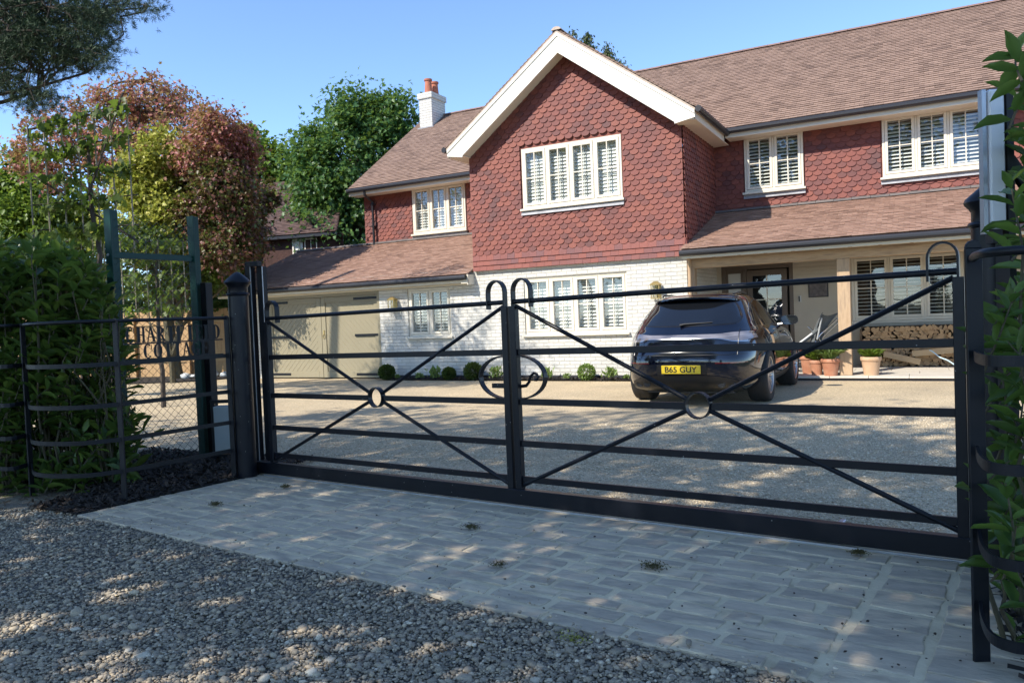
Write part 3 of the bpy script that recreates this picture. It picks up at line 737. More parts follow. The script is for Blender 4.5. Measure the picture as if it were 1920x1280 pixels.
# chimney
mb = MB(); mb.box(-4.93, -4.48, 5.35, 6.1, 6.8, 8.0); mb.box(-4.965, -4.445, 5.315, 6.135, 8.0, 8.17)
ch = mb.build('chimney', X['brick'], house)
mb = MB(); mb.box(-4.99, -4.42, 5.30, 6.16, 6.9, 7.14); f_ = mb.build('flashing', X['lead'], ch)
for y in (5.55, 5.9):
    mb = MB(); mb.lathe(-4.70, y, [(.13, 8.16), (.12, 8.25), (.10, 8.5), (.10, 8.56), (.125, 8.57), (.125, 8.62), (.09, 8.63), (.085, 8.5)], 16); mb.build('chimney_pot', X['pot'], ch, smooth=True)

# ---- windows
def window(x0, x1, z0, z1, y, n, tilt, sill=.07, flash=0, room='darkroom', hbar=True, proud=.02, label=None, half=None, pitch=.07):
    fw = .045
    mb = MB(); a = y - proud
    mb.box(x0, x0 + fw, a, y + .07, z0, z1); mb.box(x1 - fw, x1, a, y + .07, z0, z1)
    mb.box(x0 + fw, x1 - fw, a, y + .07, z1 - fw, z1); mb.box(x0 + fw, x1 - fw, a, y + .07, z0, z0 + fw)
    lw_ = (x1 - x0 - 2 * fw) / n
    for i in range(1, n): mb.box(x0 + fw + i * lw_ - .02, x0 + fw + i * lw_ + .02, a, y + .07, z0 + fw, z1 - fw)
    win = mb.build('window', X['cream'], house, bevel=.003)
    if label: win['label'] = label
    mb = MB(); mb.add([(x0 - .04, y - .01, z0), (x1 + .04, y - .01, z0), (x1 + .04, a - sill, z0 - .012), (x0 - .04, a - sill, z0 - .012), (x0 - .04, y - .01, z0 - .055), (x1 + .04, y - .01, z0 - .055), (x1 + .04, a - sill, z0 - .05), (x0 - .04, a - sill, z0 - .05)],
                      [(0, 3, 2, 1), (4, 5, 6, 7), (3, 7, 6, 2), (0, 4, 7, 3), (1, 2, 6, 5)])
    mb.build('sill', X['cream'], win)
    if flash:
        mb = MB(); mb.add([(x0 - .03, y - .012, z0 - .05), (x1 + .03, y - .012, z0 - .05), (x1 + .03, y - .05, z0 - .05 - flash), (x0 - .03, y - .05, z0 - .05 - flash)], [(0, 3, 2, 1)]); mb.build('flashing', X['lead'], win)
    for i in range(n):
        s0 = x0 + fw + i * lw_ + (.024 if i else .004); s1 = x0 + fw + (i + 1) * lw_ - (.024 if i < n - 1 else .004); b0, b1 = z0 + fw + .004, z1 - fw - .004; sw = .05; c = a - .012
        mb = MB(); mb.box(s0, s0 + sw, c, y + .03, b0, b1); mb.box(s1 - sw, s1, c, y + .03, b0, b1); mb.box(s0 + sw, s1 - sw, c, y + .03, b1 - sw, b1); mb.box(s0 + sw, s1 - sw, c, y + .03, b0, b0 + sw)
        mb.build('sash', X['cream'], win, bevel=.003)
        g0, g1, h0, h1 = s0 + sw, s1 - sw, b0 + sw, b1 - sw; m = (g0 + g1) / 2; hm = h0 + (h1 - h0) * .5
        mb = MB(); mb.box(m - .009, m + .009, y - .012, y + .012, h0, h1)
        if hbar: mb.box(g0, m - .009, y - .010, y + .010, hm - .009, hm + .009); mb.box(m + .009, g1, y - .010, y + .010, hm - .009, hm + .009)
        mb.build('glazing_bar', X['cream'], win)
        mb = MB(); mb.add([(g0 - .005, y + .014, h0 - .005), (g1 + .005, y + .014, h0 - .005), (g1 + .005, y + .014, h1 + .005), (g0 - .005, y + .014, h1 + .005)], [(0, 1, 2, 3)]); mb.build('pane', X['glass'], win)
        # plantation shutter behind the pane
        mb = MB(); ys = y + .12; k = s0 - .01; l = s1 + .01; st = .04
        mb.box(k, k + st, ys - .014, ys + .014, z0, z1); mb.box(l - st, l, ys - .014, ys + .014, z0, z1); mb.box(m - .004, m + .004, ys - .04, ys - .03, z0 + .05, z1 - .05)
        zz = h0 - .02
        tl = tilt[i] if isinstance(tilt, (list, tuple)) else tilt
        ctl, stl = math.cos(tl) * .040, math.sin(tl) * .040
        while zz < h1 + .02:
            mb.add([(k + st, ys - ctl, zz - stl), (l - st, ys - ctl, zz - stl), (l - st, ys + ctl, zz + stl), (k + st, ys + ctl, zz + stl), (k + st, ys - ctl, zz - stl + .008), (l - st, ys - ctl, zz - stl + .008), (l - st, ys + ctl, zz + stl + .008), (k + st, ys + ctl, zz + stl + .008)],
                   [(0, 3, 2, 1), (4, 5, 6, 7), (0, 1, 5, 4), (2, 3, 7, 6)])
            zz += pitch
        mb.build('shutter', X['shutter'], win, recalc=False)
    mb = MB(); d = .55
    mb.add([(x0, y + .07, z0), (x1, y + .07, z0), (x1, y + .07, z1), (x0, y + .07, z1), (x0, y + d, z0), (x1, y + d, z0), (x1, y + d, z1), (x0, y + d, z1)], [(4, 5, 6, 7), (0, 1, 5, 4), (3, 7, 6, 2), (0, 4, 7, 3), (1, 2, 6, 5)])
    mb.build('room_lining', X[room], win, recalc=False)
R = math.radians
window(*gw[:2], gw[2], gw[3], -.05, 4, [R(62), R(58), R(60), R(64)], flash=.09, room='paleroom', proud=.0, label='four light first floor window in the gable')
window(*lw[:2], lw[2], lw[3], YL, 3, R(52), flash=.1, room='paleroom', label='three light window above the garage roof')
window(*aw[:2], aw[2], aw[3], YM, 2, R(28), flash=.09, label='two light window beside the gable flank')
window(*bw[:2], bw[2], bw[3], YM, 3, R(32), flash=.09, label='three light window over the porch roof')
window(11.0, 12.2, 3.685, 4.83, YM, 2, R(32), flash=.09, label='two light window at the far right')
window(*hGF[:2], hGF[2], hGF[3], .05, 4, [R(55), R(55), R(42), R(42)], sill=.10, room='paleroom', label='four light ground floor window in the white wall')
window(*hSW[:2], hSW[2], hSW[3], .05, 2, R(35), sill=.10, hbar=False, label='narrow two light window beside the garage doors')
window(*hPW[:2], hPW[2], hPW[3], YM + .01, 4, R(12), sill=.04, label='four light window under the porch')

# ---- garage doors
mb = MB(); mb.box(-6.24, -6.17, .0, .1, 0, 2.03); mb.box(-2.67, -2.60, .0, .1, 0, 2.03); mb.box(-6.17, -2.67, .0, .1, 1.96, 2.03); mb.build('door_frame', X['khaki'], house)
for a, b, sg in ((-6.165, -4.425, 1), (-4.415, -2.675, -1)):
    mb = MB(); y = .075; fr = .13
    mb.box(a, a + fr, y - .025, y + .02, .02, 1.955); mb.box(b - fr, b, y - .025, y + .02, .02, 1.955); mb.box(a + fr, b - fr, y - .025, y + .02, 1.955 - fr, 1.955); mb.box(a + fr, b - fr, y - .025, y + .02, .02, .17)
    door = mb.build('garage_door', X['khaki'], house, bevel=.004)
    bm = bmesh.new(); hw = .052
    x0, x1, zl, zh = a + fr, b - fr, .17, 1.955 - fr
    for i in range(-22, 24):
        bb = bmesh.new(); c0 = Vector(((x0 + x1) / 2 + i * .149, y - .004, (zl + zh) / 2)); d = Vector((1 * sg, 0, 1)).normalized(); n = Vector((-d.z, 0, d.x)).normalized()
        q8 = [bb.verts.new(c0 + d * s * 3 + n * t * (hw - .0022)) for s, t in ((-1, -1), (1, -1), (1, 1), (-1, 1))]
        bb.faces.new(q8)
        for co, no in (((x0, 0, 0), (-1, 0, 0)), ((x1, 0, 0), (1, 0, 0)), ((0, 0, zl), (0, 0, -1)), ((0, 0, zh), (0, 0, 1))):
            bmesh.ops.bisect_plane(bb, geom=bb.verts[:] + bb.edges[:] + bb.faces[:], plane_co=co, plane_no=no, clear_outer=True)
        if bb.faces:
            ext = bmesh.ops.extrude_face_region(bb, geom=bb.faces[:]); bmesh.ops.translate(bb, verts=[v for v in ext['geom'] if isinstance(v, bmesh.types.BMVert)], vec=(0, .012, 0))
            bmesh.ops.recalc_face_normals(bb, faces=bb.faces)
            me = bpy.data.meshes.new('t'); bb.to_mesh(me); bm.from_mesh(me); bpy.data.meshes.remove(me)
        bb.free()
    q8 = [bm.verts.new(p) for p in ((x0, y + .0005, zl), (x1, y + .0005, zl), (x1, y + .0005, zh), (x0, y + .0005, zh))]; bm.faces.new(q8)
    me = bpy.data.meshes.new('boarding'); bm.to_mesh(me); bm.free(); link('boarding', me, X['khaki'], door)
    for z in (.10, 1.02, 1.88):
        mb = MB()
        if sg > 0: mb.box(a - .02, a + .68, y - .036, y - .0255, z - .028, z + .028)
        else: mb.box(b - .72, b + .03, y - .036, y - .0255, z - .028, z + .028)
        mb.build('strap_hinge', X['iron'], door, bevel=.003)
    if sg < 0:
        mb = MB(); ring = [(a + .07 + .035 * math.cos(t * PI / 8), y - .045, 1.02 + .05 * math.sin(t * PI / 8)) for t in range(17)]; mb.tube(ring, .007, 6); mb.box(a + .05, a + .09, y - .04, y - .025, 1.06, 1.16); mb.build('door_handle', X['brass'], door)
# ---- front door set
mb = MB(); y = YM + .06; x0, x1, z0, z1 = hDOOR
mb.box(x0, x0 + .08, y - .05, y + .04, z0, z1); mb.box(x1 - .08, x1, y - .05, y + .04, z0, z1); mb.box(x0 + .08, x1 - .08, y - .05, y + .04, z1 - .09, z1); mb.box(5.10, 5.17, y - .05, y + .04, z0, z1 - .09)
fd = mb.build('front_door_frame', X['doorbrown'], house, bevel=.004)
mb = MB(); mb.box(x0 + .08, 5.10, y - .01, y + .02, z0, .95); mb.box(x0 + .08, x0 + .13, y - .01, y + .02, .95, z1 - .09); mb.box(5.05, 5.10, y - .01, y + .02, .95, z1 - .09); mb.box(x0 + .13, 5.05, y - .01, y + .02, 2.02, z1 - .09); mb.build('side_panel', X['doorbrown'], fd)
mb = MB(); mb.box(x0 + .13, 5.05, y, y + .008, .95, 2.02); mb.build('blind', X['pale'], fd)
mb = MB(); a, b = 5.175, 5.975
mb.box(a, a + .11, y - .02, y + .03, z0 + .02, 2.07); mb.box(b - .11, b, y - .02, y + .03, z0 + .02, 2.07); mb.box(a + .11, b - .11, y - .02, y + .03, 1.95, 2.07); mb.box(a + .11, b - .11, y - .02, y + .03, z0 + .02, .5)
dr = mb.build('front_door', X['doorbrown'], house, bevel=.003)
mb = MB(); mb.box((a + b) / 2 - .01, (a + b) / 2 + .01, y - .01, y + .02, .5, 1.95)
for z in (.95, 1.45): mb.box(a + .11, b - .11, y - .009, y + .019, z - .01, z + .01)
mb.build('glazing_bar', X['cream'], dr)
mb = MB(); mb.add([(a + .11, y + .005, .5), (b - .11, y + .005, .5), (b - .11, y + .005, 1.95), (a + .11, y + .005, 1.95)], [(0, 1, 2, 3)]); mb.build('pane', X['glass'], dr)
mb = MB(); mb.add([(x0, y + .9, 0), (x1, y + .9, 0), (x1, y + .9, 2.3), (x0, y + .9, 2.3), (x0, y + .05, 0), (x1, y + .05, 0), (x1, y + .05, 2.3), (x0, y + .05, 2.3)], [(0, 1, 2, 3), (4, 0, 3, 7), (1, 5, 6, 2)]); mb.build('hall_lining', X['darkroom'], dr, recalc=False)  # shallow box whose colour carries the dark of the unlit hall
# ---- porch timber
mb = MB(); mb.box(W + .01, 12.6, .02, .2, 2.06, 2.27); mb.build('porch_beam', X['oakh'], house, bevel=.005)
for xa in (7.135, 10.35):
    mb = MB(); mb.box(xa, xa + .2, .01, .21, .082, 2.06); mb.build('porch_post', X['oak'], house, bevel=.006)
mb = MB(); mb.box(W + .01, W + .13, .03, .2, .082, 2.06); mb.build('porch_post', X['oak'], house, bevel=.006)
vx, Lr = slope((-.28, 2.31), (YM, 3.2))
mb = MB(); x = W + .1
while x < 12.6:
    mb.obox((x, -.25, 2.27), (x, YM, 3.17), .06, .12); x += .45
mb.build('porch_rafter', X['oakh'], house)
mb = MB(); mb.add([(W, -.3, 2.33), (12.8, -.3, 2.33), (12.8, YM, 3.255), (W, YM, 3.255)], [(0, 3, 2, 1)]); mb.build('porch_ceiling', X['oakh'], house, recalc=False)
mb = MB(); mb.box(W + .0, 9.9, YM - .06, YM - .015, 2.22, 2.42); mb.build('wall_plate', X['oakh'], house)
# patio
mb = MB(); mb.box(W + .02, 13.2, -.12, YM, -.05, .045); tag(mb.build('patio_base', X['plinth']), kind='structure')
mb = MB(); y = -.16
while y < YM - .02:
    x = W + .02 + rnd.uniform(0, .3)
    xs = [W + .02]
    while xs[-1] < 13.1: xs.append(min(xs[-1] + rnd.choice([.6, .75, .9]), 13.2))
    for p, q_ in zip(xs, xs[1:]): mb.box(p + .003, q_ - .003, y + .003, min(y + .6, YM) - .003, .046, .08)
    y += .6
tag(mb.build('patio', X['slab'], bevel=.003), kind='structure')
# ------------------------------------------------------------------ gate
def gm(): return MB(xf=gate)
QL0, QL1, QR0, QR1 = -5.80, -3.105, -3.085, -.39
RZ = {'t': 1.4285, 'r2': 1.083, 'r3': .7425, 'r4': .4556, 'r5': .21}
gp_ = gate(-3.1, 0, 0)
gt = empty('driveway_gate', gp_, 'wide black estate gate with crossed rods, rings and hooked tops', 'gate')
mb = gm(); mb.box(-6.0, -.3, -.03, .03, .035, .14); beam = mb.build('bottom_beam', X['gate'], gt, bevel=.004)
for q0, q1, nm in ((QL0, QL1, 'left'), (QR0, QR1, 'right')):
    for q in (q0, q1 - .05):
        mb = gm(); mb.box(q, q + .05, -.025, .025, .14, 1.40 if 1 else 0); mb.build('stile', X['gate'], gt, bevel=.003)
    mb = gm(); mb.tube([(q0 + .02, 0, RZ['t']), (q1 - .02, 0, RZ['t'])], .0165, 10); mb.build('top_rail', X['gate'], gt, smooth=True)
    for k in ('r2', 'r4', 'r5'):
        mb = gm(); mb.box(q0 + .05, q1 - .05, -.010, .010, RZ[k] - .021, RZ[k] + .021); mb.build('rail', X['gate'], gt, bevel=.002)
    c = -4.432 if q0 < -4 else -1.752; zc = .748
    for a, b in ((q0 + .05, c - .075), (c + .075, q1 - .05)):
        mb = gm(); mb.box(a, b, -.010, .010, RZ['r3'] - .021, RZ['r3'] + .021); mb.build('rail', X['gate'], gt, bevel=.002)
    mb = gm(); mb.strip([(c + .076 * math.cos(t * PI / 12), 0, zc + .076 * math.sin(t * PI / 12)) for t in range(25)], (0, .045, 0), .008); mb.build('ring', X['gate'], gt)
    zt, zb = RZ['t'] - .03, .165
    for (qa, za) in ((q0 + .045, zt), (q1 - .045, zt), (q0 + .045, zb), (q1 - .045, zb)):
        d = Vector((c - qa, zc - za)).normalized()
        mb = gm(); mb.tube([(qa, .0, za), (c - d.x * .074, .0, zc - d.y * .074)], .0145, 8); mb.build('brace', X['gate'], gt, smooth=True)
    for q, s in ((q0 + .025, 1), (q1 - .025, -1)):
        # hooked top: flat bar rising from the stile, over, and back down to the top rail
        rr = .0725 if abs(q + 3.1) < 1 or q < -5 else .065
        pts = [(q, 0, 1.36), (q, 0, 1.50)] + [(q + s * rr * (1 - math.cos(t * PI / 10)), 0, 1.50 + rr * 1.1 * math.sin(t * PI / 10)) for t in range(1, 11)] + [(q + s * 2 * rr, 0, 1.385)]
        mb = gm(); mb.strip(pts, (0, .045, 0), .011); mb.build('hook', X['gate'], gt)
    for q in (q0 + .4, q1 - .5):    # nothing but small welded lugs
        pass
# big ring at the meeting stiles
for s in (-1, 1):
    cq = -3.095 + s * .05; pts = [(cq, 0, 1.055)]
    for t in range(1, 16):
        a = PI / 2 - t * PI / 16; pts.append((cq + s * .225 * math.cos(a), 0, .91 + .148 * math.sin(a)))
    pts.append((cq, 0, .765))
    mb = gm(); mb.strip(pts, (0, .045, 0), .010); mb.build('ring', X['gate'], gt)
mb = gm(); mb.box(-3.265, -3.15, -.014, .014, .835, .868); mb.build('latch_bar', X['gate'], gt, bevel=.002)
mb = gm(); mb.tube([(-3.045, -.03, .845), (-3.0, -.03, .85), (-2.975, -.03, .875), (-2.96, -.03, .915), (-2.935, -.03, .937), (-2.91, -.03, .93), (-2.900, -.03, .908), (-2.912, -.03, .890), (-2.93, -.03, .893)], [.012, .012, .011, .010, .010, .010, .010, .011, .013], 8); mb.build('latch_scroll', X['gate'], gt, smooth=True)
mb = gm(); mb.box(-5.9, -.35, .034, .040, .012, .030); mb.build('rail_edge', X['alu'], gt)
mb = gm(); mb.box(-1.15, -.9, -.14, -.06, .02, .09); mb.box(-1.02, -.99, -.17, -.06, .02, .12); mb.build('guide_roller', X['alu'], gt, bevel=.004)
# posts
def round_post(x, y, zg, ztop, label):
    t = empty('gate_post', (x, y, zg), label, 'gate post', 'round gate posts')
    mb = MB(); mb.lathe(x, y, [(.088, zg - .05), (.088, ztop - .21)], 28); mb.build('shaft', X['gate'], t, smooth=True)
    mb = MB(); mb.lathe(x, y, [(.088, ztop - .215), (.098, ztop - .21), (.102, ztop - .20), (.098, ztop - .19), (.086, ztop - .185), (.086, ztop - .14), (.095, ztop - .125), (.112, ztop - .105), (.116, ztop - .095), (.110, ztop - .078), (.05, ztop - .025), (.022, ztop - .005), (.006, ztop)], 28); mb.build('cap', X['gate'], t, smooth=True)
    return t
round_post(3.02, -9.2, -.07, 1.79, 'round black post with pointed cap beside the name sign at the far gate end')
round_post(8.70, -9.86, 0, 1.83, 'round black post with pointed cap among laurel leaves at the near gate end')
# square frame that receives the sliding gate
a = (2.60, -8.62)
t = empty('portal', (2.6, -8.6, -.07), 'tall dark square-tube frame with silver edges behind the far gate post', 'frame')
mb = MB()
b1, b2 = at(475, 7.5), at(497, 7.5); zt_ = 1.88
for bx, by in (b1, b2): mb.box(bx - .035, bx + .035, by - .035, by + .035, -.07, zt_)
mb.box(min(b1[0], b2[0]) - .035, max(b1[0], b2[0]) + .035, b1[1] - .03, b1[1] + .03, zt_ + .001, zt_ + .05)
mb.build('tube_frame', X['iron'], t, bevel=.003)
mb = MB()
for bx, by in (b1, b2): mb.box(bx + .0355, bx + .041, by - .034, by - .026, -.06, zt_)
mb.build('edge_strip', X['alu'], t)
# slim light housing beside the near post
sx, sy = at(1868, 3.42)
t = empty('post_light', (sx, sy, 1.5), 'slim grey metal light housing standing beside the cap of the near gate post', 'light')
d = Vector((CR[0], CR[1], 0)).normalized(); n = Vector((-CF[0], -CF[1], 0)).normalized(); c = Vector((sx, sy, 0))
mb = MB(); mb.obox(c + Vector((0, 0, 1.59)), c + Vector((0, 0, 2.20)), .07, .08, up=n); mb.build('housing', X['silver'], t, bevel=.008)
mb = MB(); c2 = c - d * .055 + n * .02; mb.obox(c2 + Vector((0, 0, 1.57)), c2 + Vector((0, 0, 2.20)), .018, .03, up=n); mb.build('edge_strip', X['alu'], t)
mb = MB(); c2 = c + d * .056 - n * .01; mb.obox(c2 + Vector((0, 0, 0)), c2 + Vector((0, 0, 2.21)), .03, .10, up=n); mb.obox(c2 + d * .02 + Vector((0, 0, 1.9)), c2 + d * .12 + Vector((0, 0, 1.75)), .03, .05); mb.build('bracket', X['black'], t)
mb = MB(); mb.obox(c + Vector((0, 0, 1.53)), c + Vector((0, 0, 1.588)), .045, .05, up=n); mb.build('neck', X['black'], t)

# ------------------------------------------------------------------ estate fences
def curve(pts, n=10):
    P = [Vector((*p, 0)) for p in pts]; P = [P[0] * 2 - P[1]] + P + [P[-1] * 2 - P[-2]]; out = []
    for i in range(1, len(P) - 2):
        for k in range(n):
            t = k / n; out.append(.5 * ((2 * P[i]) + (P[i + 1] - P[i - 1]) * t + (2 * P[i - 1] - 5 * P[i] + 4 * P[i + 1] - P[i + 2]) * t * t + (3 * P[i] - P[i - 1] - 3 * P[i + 1] + P[i + 2]) * t ** 3))
    out.append(P[-2]); return out
def rails(t, path, zs, base, r=.012):
    for i, z in enumerate(zs):
        mb = MB(); pts = [Vector((p.x, p.y, base + z)) for p in path]
        if i == 0: mb.tube(pts, .014, 10); mb.build('top_rail', X['iron'], t, smooth=True)
        else: # upright flat bars
            vs = []; 
            for j, p in enumerate(pts):
                a = pts[max(j - 1, 0)]; b = pts[min(j + 1, len(pts) - 1)]; nn = (b - a).cross(Vector((0, 0, 1))).normalized() * .005
                vs += [p - nn + Vector((0, 0, -.017)), p + nn + Vector((0, 0, -.017)), p + nn + Vector((0, 0, .017)), p - nn + Vector((0, 0, .017))]
            L = len(pts); fs = [(0, 3, 2, 1), tuple((L - 1) * 4 + k for k in range(4))]
            for j in range(L - 1):
                for k in range(4): k2 = (k + 1) % 4; fs.append((j * 4 + k, j * 4 + k2, (j + 1) * 4 + k2, (j + 1) * 4 + k))
            mb.add(vs, fs); mb.build('rail', X['iron'], t)
def upright(t, x, y, z0, z1, dirv, w=.05):
    d = Vector((*dirv, 0)).normalized(); sd = Vector((-d.y, d.x, 0)); mb = MB()
    mb.obox((x, y, z0), (x, y, z1 - .02), .014, w, up=sd)
    pts = [Vector((x, y, z1 - .02)) + sd * (w / 2) * math.cos(PI * k / 6) + Vector((0, 0, math.sin(PI * k / 6) * w / 2)) for k in range(7)]
    mb.prism([p - d * .007 for p in pts], d * .014); mb.build('upright', X['iron'], t, bevel=.002)
ZR = [1.455, 1.12, .80, .525, .275]
t = empty('estate_fence', (2.85, -10.28, -.07), 'curved black iron estate fence of five rails in front of the laurels on the left', 'fence')
path = curve([(2.96, -9.28), (2.85, -10.28)], 2) + curve([(2.85, -10.28), (2.68, -10.52), (2.25, -10.60), (1.72, -10.35), at(0, 6.28), at(-90, 6.6), at(-400, 7.2)], 6)[1:]
rails(t, path, ZR, -.07)
upright(t, 2.85, -10.28, -.1, 1.40, (.16, -1)); upright(t, 1.72, -10.35, -.1, 1.40, (.9, .3)); upright(t, *at(-90, 6.6), -.1, 1.40, (1, -.3)); upright(t, 2.97, -9.30, -.1, 1.40, (.16, -1))
t2 = empty('estate_fence', (8.56, -11.04, 0), 'curved black iron estate fence of five rails bowing around the laurel on the right', 'fence')
pth = curve([at(1828, 2.62), at(1833, 2.48), at(1850, 2.36), at(1885, 2.30), at(1925, 2.28), at(2010, 2.30), at(2150, 2.45)], 6)
rails(t2, pth, [1.425, 1.095, .765, .475, .225], .0)
ux, uy = at(1828, 2.64); upright(t2, ux, uy, -.05, 1.48, (-CF[0], -CF[1]), .057)
mb = MB(); mb.tube([(ux - CF[0] * .012, uy - CF[1] * .012, 1.10), (ux - CF[0] * .02, uy - CF[1] * .02, 1.10)], .009, 8); mb.build('bolt', X['iron'], t2)

# house name in cut steel letters
def glyph(ch):
    P = []
    def bx(x0, y0, x1, y1): P.append([(x0, y0), (x1, y0), (x1, y1), (x0, y1)])
    def ring(cx, cy, rx, ry, a0, a1, tk, n=12):
        tk *= 1.25
        for i in range(n):
            a, b = a0 + (a1 - a0) * i / n, a0 + (a1 - a0) * (i + 1) / n; q = []
            for an, ins in ((a, 0), (b, 0), (b, 1), (a, 1)):
                th = tk * (.35 + .65 * abs(math.cos(an))); rx_ = rx - (th if ins else 0); ry_ = ry - (.09 if ins else 0)
                q.append((cx + rx_ * math.cos(an), cy + ry_ * math.sin(an)))
            P.append(q)
    st = .25
    if ch in 'IHLFETRDB': bx(.1, .05, .1 + st, .95) if ch not in 'IT' else bx(.28, .05, .28 + st, .95)
    if ch == 'I': bx(.15, 0, .61, .06); bx(.15, .94, .61, 1)
    if ch == 'T': bx(.18, 0, .58, .06); bx(0, .93, .76, 1); bx(0, .78, .05, .93); bx(.71, .78, .76, .93)
    if ch == 'H': bx(.58, .05, .78, .95); bx(.3, .46, .58, .53); bx(.02, 0, .38, .06); bx(.5, 0, .86, .06); bx(.02, .94, .38, 1); bx(.5, .94, .86, 1)
    if ch in 'LFE': bx(.0, 0, .42 if ch == 'F' else .72, .06)
    if ch == 'L': bx(.67, .06, .72, .26); bx(.0, .94, .42, 1)
    if ch in 'FE': bx(.0, .94, .72, 1); bx(.67, .76, .72, .94); bx(.3, .47, .52, .53); bx(.49, .38, .54, .62)
    if ch == 'E': bx(.67, .06, .72, .26)
    if ch == 'A': P.append([(.06, .04), (.15, .04), (.42, .93), (.33, 1)]); P.append([(.33, 1), (.5, 1), (.84, .04), (.60, .04)]); bx(.2, .3, .62, .36); bx(-.02, 0, .26, .05); bx(.5, 0, .92, .05)
    if ch == 'R': ring(.3, .74, .4, .26, -PI / 2, PI / 2, .2); P.append([(.34, .5), (.52, .5), (.86, .04), (.64, .04)]); bx(.0, 0, .42, .06); bx(.0, .94, .32, 1); bx(.6, 0, .9, .05)
    if ch == 'D': ring(.3, .5, .52, .5, -PI / 2, PI / 2, .22); bx(.0, 0, .32, .07); bx(.0, .93, .32, 1)
    if ch in 'OCG': ring(.42, .5, .42, .52, *((0, 2 * PI) if ch == 'O' else (PI * .28, PI * 1.75)), .21, 22)
    if ch in 'CG': bx(.72, .62, .78, .95)
    if ch == 'G': bx(.58, .05, .78, .42); bx(.48, .40, .88, .46)
    return P
sg_ = empty('house_name_sign', (2.9, -9.8, 1.05), 'cut black metal letters spelling the house name between the top two fence rails', 'sign')
A_, B_ = Vector((2.855, -10.22, 0)), Vector((2.955, -9.34, 0)); du = (B_ - A_).normalized(); LT = (B_ - A_).length; nn = Vector((du.y, -du.x, 0))
def letters(word, u0, u1, zb, h):
    n = len(word); cell = (u1 - u0) / n
    for i, ch in enumerate(word):
        w_ = {'I': .76, 'L': .78, 'T': .80, 'E': .78, 'F': .78}.get(ch, .9); sc = cell * .93 / w_; mb = MB()
        for p in glyph(ch):
            pts = [A_ + du * (u0 + cell * i + x * sc) + Vector((0, 0, zb + y * h)) - nn * .002 for x, y in p]
            mb.prism(pts, nn * .004)
        mb.build('letter', X['iron'], sg_)
letters('CHARTFIELD', .02, LT - .01, 1.205, .125)
letters('COTTAGE', .16, LT - .13, 1.075, .115)
mb = MB(); mb.obox(A_ + Vector((0, 0, 1.197)), B_ + Vector((0, 0, 1.197)), .008, .012); mb.obox(A_ + Vector((0, 0, 1.069)), B_ + Vector((0, 0, 1.069)), .008, .010); mb.build('carrier_bar', X['iron'], sg_)

# ------------------------------------------------------------------ green mesh fence, square post, control box
g1, g2 = (1.64, -9.47), (1.733, -8.614)
t = empty('mesh_fence', (1.69, -9.0, -.07), 'dark green steel fence frame with chain link mesh rising from the laurels', 'fence')
for (x, y), w_, zt in ((g1, .10, 2.46), (g2, .095, 2.47)):
    mb = MB(); mb.box(x - w_ / 2, x + w_ / 2, y - .008, y + .008, -.07, zt); mb.box(x - .008, x + .008, y + .0085, y + w_, -.07, zt)
    pz = mb.build('fence_post', X['green'], t, bevel=.003)
mb = MB(); mb.obox((g1[0], g1[1] + .02, 2.03), (g2[0], g2[1] - .01, 2.03), .03, .06); mb.build('cross_bar', X['green'], t, bevel=.003)
mb = MB()
for x, y in (g1, g2): mb.tube([(x - .0, y - .01, 2.03), (x + .004, y - .022, 2.03)], .012, 8)
mb.build('bolt', X['alu'], t)
mb = MB(); A2, B2 = Vector((g1[0], g1[1] - .0, 0)), Vector((g2[0], g2[1], 0)); L2 = (B2 - A2).length; dd = (B2 - A2).normalized(); c = .082; z0_, z1_ = .0, 2.40
H = z1_ - z0_
for s in (1, -1):
    k = -int(H / c) - 1
    while k * c < L2 + H + c:
        u0 = k * c
        pts = []
        for ti in range(0, int(H / (c / 2)) + 1):
            z = ti * c / 2; u = (u0 + z) if s > 0 else (u0 - z)
            if 0 <= u <= L2: pts.append(A2 + dd * u + Vector((0, 0, z0_ + z)) + Vector((.003 * s, 0, 0)))
        if len(pts) > 1: mb.obox(pts[0], pts[-1], .0028, .0028)
        k += 1
mb.build('mesh_panel', X['mesh'], t)
sx, sy = at(392, 8.0)
t = empty('post', (sx, sy, -.08), 'plain square black post standing between the green fence and the round gate post', 'post')
mb = MB(); mb.box(sx - .042, sx + .042, sy - .042, sy + .042, -.1, 1.775); tag(mb.build('shaft', X['iron'], t, bevel=.004))
bx_, by_ = at(414, 7.85)
t = empty('control_box', (bx_, by_, -.08), 'grey plastic gate control box in a black frame low beside the gate post', 'box')
dR = Vector((CR[0], CR[1], 0)).normalized(); dN = Vector((-CF[0], -CF[1], 0)).normalized(); c = Vector((bx_, by_, 0))
mb = MB(); mb.obox(c + Vector((0, 0, .02)), c + Vector((0, 0, .50)), .18, .14, up=dN); mb.build('casing', X['greybox'], t, bevel=.008)
mb = MB()
for z in (.10, .13, .16, .42, .45): mb.obox(c - dR * .07 + dN * .0715 + Vector((0, 0, z)), c + dR * .07 + dN * .0715 + Vector((0, 0, z)), .003, .006)
mb.build('louvre', X['greybox'], t)
mb = MB()
for s in (-1, 1): mb.obox(c + dR * s * .115 + Vector((0, 0, -.08)), c + dR * s * .115 + Vector((0, 0, .56)), .04, .04, up=dN)
mb.obox(c - dR * .14 + Vector((0, 0, .545)), c + dR * .14 + Vector((0, 0, .545)), .04, .035); mb.obox(c - dR * .09 + Vector((0, 0, -.03)), c + dR * .09 + Vector((0, 0, -.03)), .05, .06); mb.build('frame', X['iron'], t, bevel=.003)

